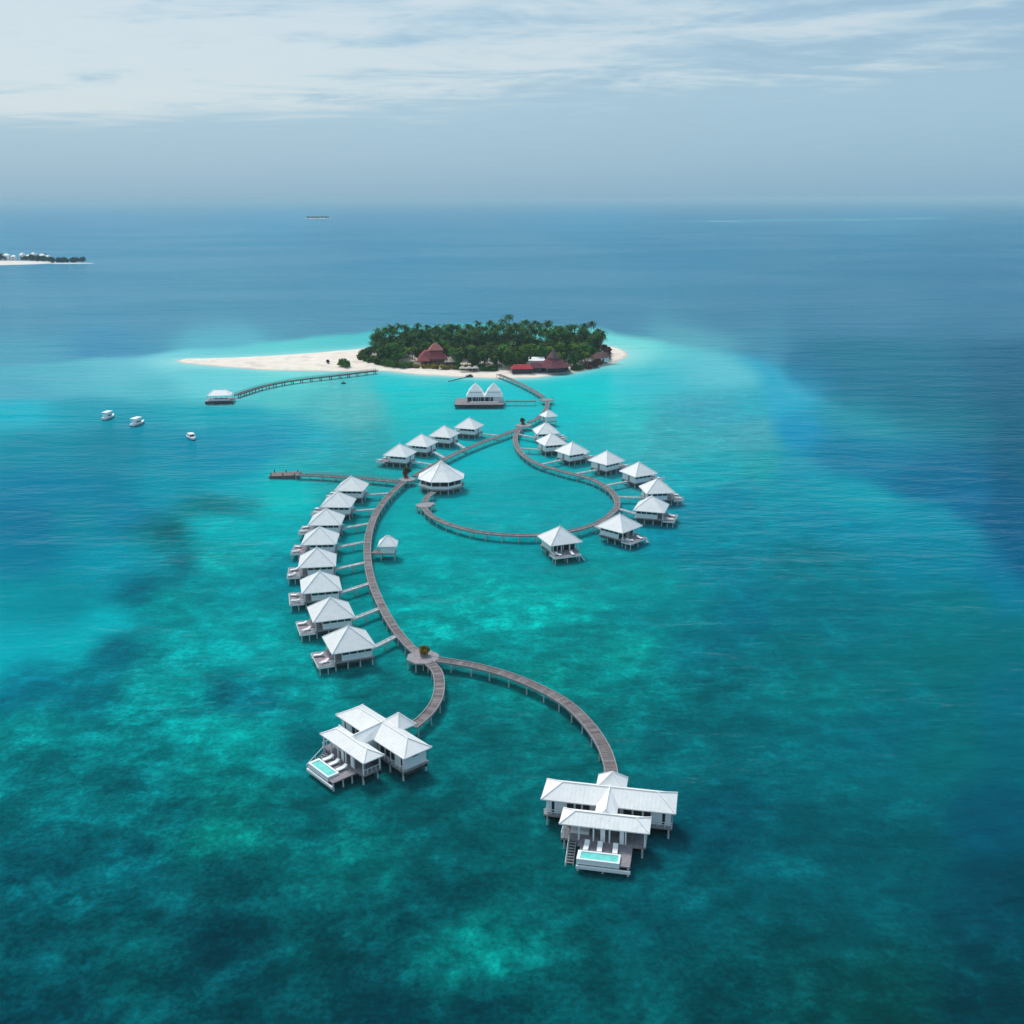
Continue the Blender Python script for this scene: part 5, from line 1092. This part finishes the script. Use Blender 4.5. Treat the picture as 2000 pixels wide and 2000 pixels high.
cruiser('white canopied boat moored in the middle of the three, darker open side', at1(261, 801), math.radians(75), 0.78)
cruiser('small white speedboat nearest the camera of the three moored boats', at1(362, 828), math.radians(-60), 0.74, False)
p = at1(1046, 705); cruiser('dark hulled boat with pale canopy moored against the beach by the spire pavilion', p, math.radians(4), 1.15, False)
for ch in [c for c in COL.objects if c.parent is not None and c.parent.location.x == p.x and c.name.startswith('hull')]: ch.data.materials[0] = M_BOATG
p0, p1 = at1(847, 720), at1(880, 712)
o = thing('rope_buoy_line', 'dark line of floats and a small raft off the beach left of the spa', 'buoy line', (p0.x, p0.y, 0))
for k in range(9):
    b = MB(); b.lathe([(.1, -.2), (.5, .05), (.4, .35), (.1, .5)], 8); q = part('float', b, M_ROCK, o); q.location = (p1 - p0) * (k / 8)
b = MB(); b.bar((0, 0, .12), p1 - p0 + Vector((0, 0, .12)), .22, .15); part('rope', b, M_ROCK, o)
b = MB(); b.box(-1.9, 1.9, -1.4, 1.4, -.2, .7); b.box(-.5, 1.3, -.9, .9, .7, 1.3); q = part('raft', b, M_ROCK, o); q.location = p1 - p0 + Vector((1.5, 1, 0))
p = at1(648, 724); o = thing('swim_float', 'lone dark swim float in the turquoise water below the sand spit', 'float', (p.x, p.y, 0)); b = MB(); b.lathe([(.3, -.2), (1.3, 0), (1.2, .5), (.4, .9)], 10); part('body', b, M_ROCK, o); b = MB(); b.bar((0, 0, .8), (0, 0, 1.8), .12); part('pole', b, M_ROCK, o)

# ------------------------------------------------------------------ far islands
def far_islet(name, c, hx, hy, hz=1.2):
    b = MB(); b.lathe([(1.15, -.6), (1.0, 0.15), (.85, .7), (.4, 1.0)], 28); me_ = b.mesh(name, MATS['coral_sand'], smooth_=True); o = link(name, me_); o.location = (c.x, c.y, 0); o.scale = (hx, hy, hz); return tag(o, kind='structure')
lc = at1(-60, 499); far_islet('far_beach', Vector((lc.x, lc.y + 30, 0)), 110, 52, 1.5)
FARC = [clump(300 + j, M_FAR, 6.5, 9.0, 240, 1.6) for j in range(3)]
def far_tree(x, y, s, label, grp, sz_=1.0):
    o = thing('far_tree', label, 'tree', (x, y, 0.9), random.uniform(0, 6), grp); o.scale = (s, s, s * sz_)
    link('trunk', STEM, o); link('crown', random.choice(FARC), o)
random.seed(5)
for k in range(34):
    f = random.random(); q = at1(-150 + 245 * f, 494 - random.uniform(0, 3)); far_tree(q.x, q.y, random.uniform(.65, 1.15), 'dark tree on the inhabited island, ' + ('at its far left end' if f < .72 else 'among its white houses at the right'), 'trees on the inhabited island')
for k in range(11):
    q = at1(98 + 5.7 * k, 496.5 - random.uniform(0, .8)); far_tree(q.x, q.y, random.uniform(.8, 1.0), 'low dark tree on the green point right of the far white houses', 'trees on the green point', .85)
q = at1(128, 498); far_islet('far_point', Vector((q.x, q.y + 10, 0)), 34, 8, 0.8)
for k, (xx, w, hh) in enumerate(((4, 9, 10), (20, 5, 8), (33, 6, 11), (47, 5, 9), (60, 6, 12), (74, 7, 10), (86, 4, 8))):
    q = at1(xx, 493.5)
    o = thing('far_house', 'distant white house on the inhabited island', 'house', (q.x, q.y + random.uniform(8, 25), .9), random.uniform(-.3, .3), 'distant white houses')
    b = MB(); b.box(-w / 2, w / 2, -4, 4, 0, hh * .75); part('wall', b, M_WALL, o)
    b = MB(); pyramid(b, 0, 0, w / 2 + .5, 4.5, hh * .75, hh, w / 4, .2); part('roof', b, M_ROOF, o)
    b = MB()
    for r_ in range(2): b.box(-w * .3, w * .3, -4.06, -3.98, 1.2 + 3 * r_, 2.6 + 3 * r_)
    part('window', b, M_GLASS, o)
HL = ['at the very left edge of the picture', 'low and narrow, second from the left edge', 'third from the left edge, between two trees', 'fourth from the left edge in the row', 'tallest of the far houses', 'wide one second from the green point', 'small one next to the green point']
for i_, o in enumerate([c for c in COL.objects if c.name.startswith('far_house')]): o['label'] = 'distant white house on the inhabited island, ' + HL[i_]
q = at1(600, 412.3); far_islet('horizon_islet', q, 62, 40, 1.2)
for k in range(13):
    far_tree(q.x - 46 + 7.6 * k, q.y + random.uniform(-10, 10), random.uniform(.9, 1.25), 'dark tree of the lone wooded islet near the horizon', 'trees on the horizon islet')
def foam_bar(label, a, c, w):
    n = 40; o_ = MB(); L = []
    for k in range(n + 1):
        f = k / n; p = a.lerp(c, f); ww = w * (0.15 + math.sin(math.pi * f) ** .6) * (0.6 + .5 * random.random()); L.append((p.x, p.y, ww))
    for (x0, y0, w0), (x1, y1, w1) in zip(L, L[1:]): o_.hexa([(x0, y0 - w0, .02), (x1, y1 - w1, .02), (x1, y1 + w1, .02), (x0, y0 + w0, .02)], [(x0, y0 - w0 * .7, .7), (x1, y1 - w1 * .7, .7), (x1, y1 + w1 * .7, .7), (x0, y0 + w0 * .7, .7)])
    o = part('reef_foam', o_, mat('foam', (0.36, 0.50, 0.55), .9, .1, .01), None); return tag(o, kind='stuff')
foam_bar('', at1(1335, 418), at1(1400, 418.6), 6); foam_bar('', at1(1590, 416.5), at1(1655, 415.5), 7); foam_bar('', at1(1690, 412.5), at1(1765, 411.5), 9)

# ------------------------------------------------------------------ air
b = MB(); b.box(-115000, 115000, -3000, 115000, -3.0, 92.5)
hz = bpy.data.materials.new('haze_air'); hz.use_nodes = True; t = hz.node_tree; t.nodes.clear()
pv = N(t, 'ShaderNodeVolumePrincipled'); pv.inputs['Density'].default_value = HAZE_DENS; pv.inputs['Color'].default_value = (0.58, 0.86, 1.0, 1); pv.inputs['Anisotropy'].default_value = 0.0
mo = N(t, 'ShaderNodeOutputMaterial'); t.links.new(pv.outputs[0], mo.inputs['Volume'])
o = part('haze', b, hz); tag(o, kind='stuff')
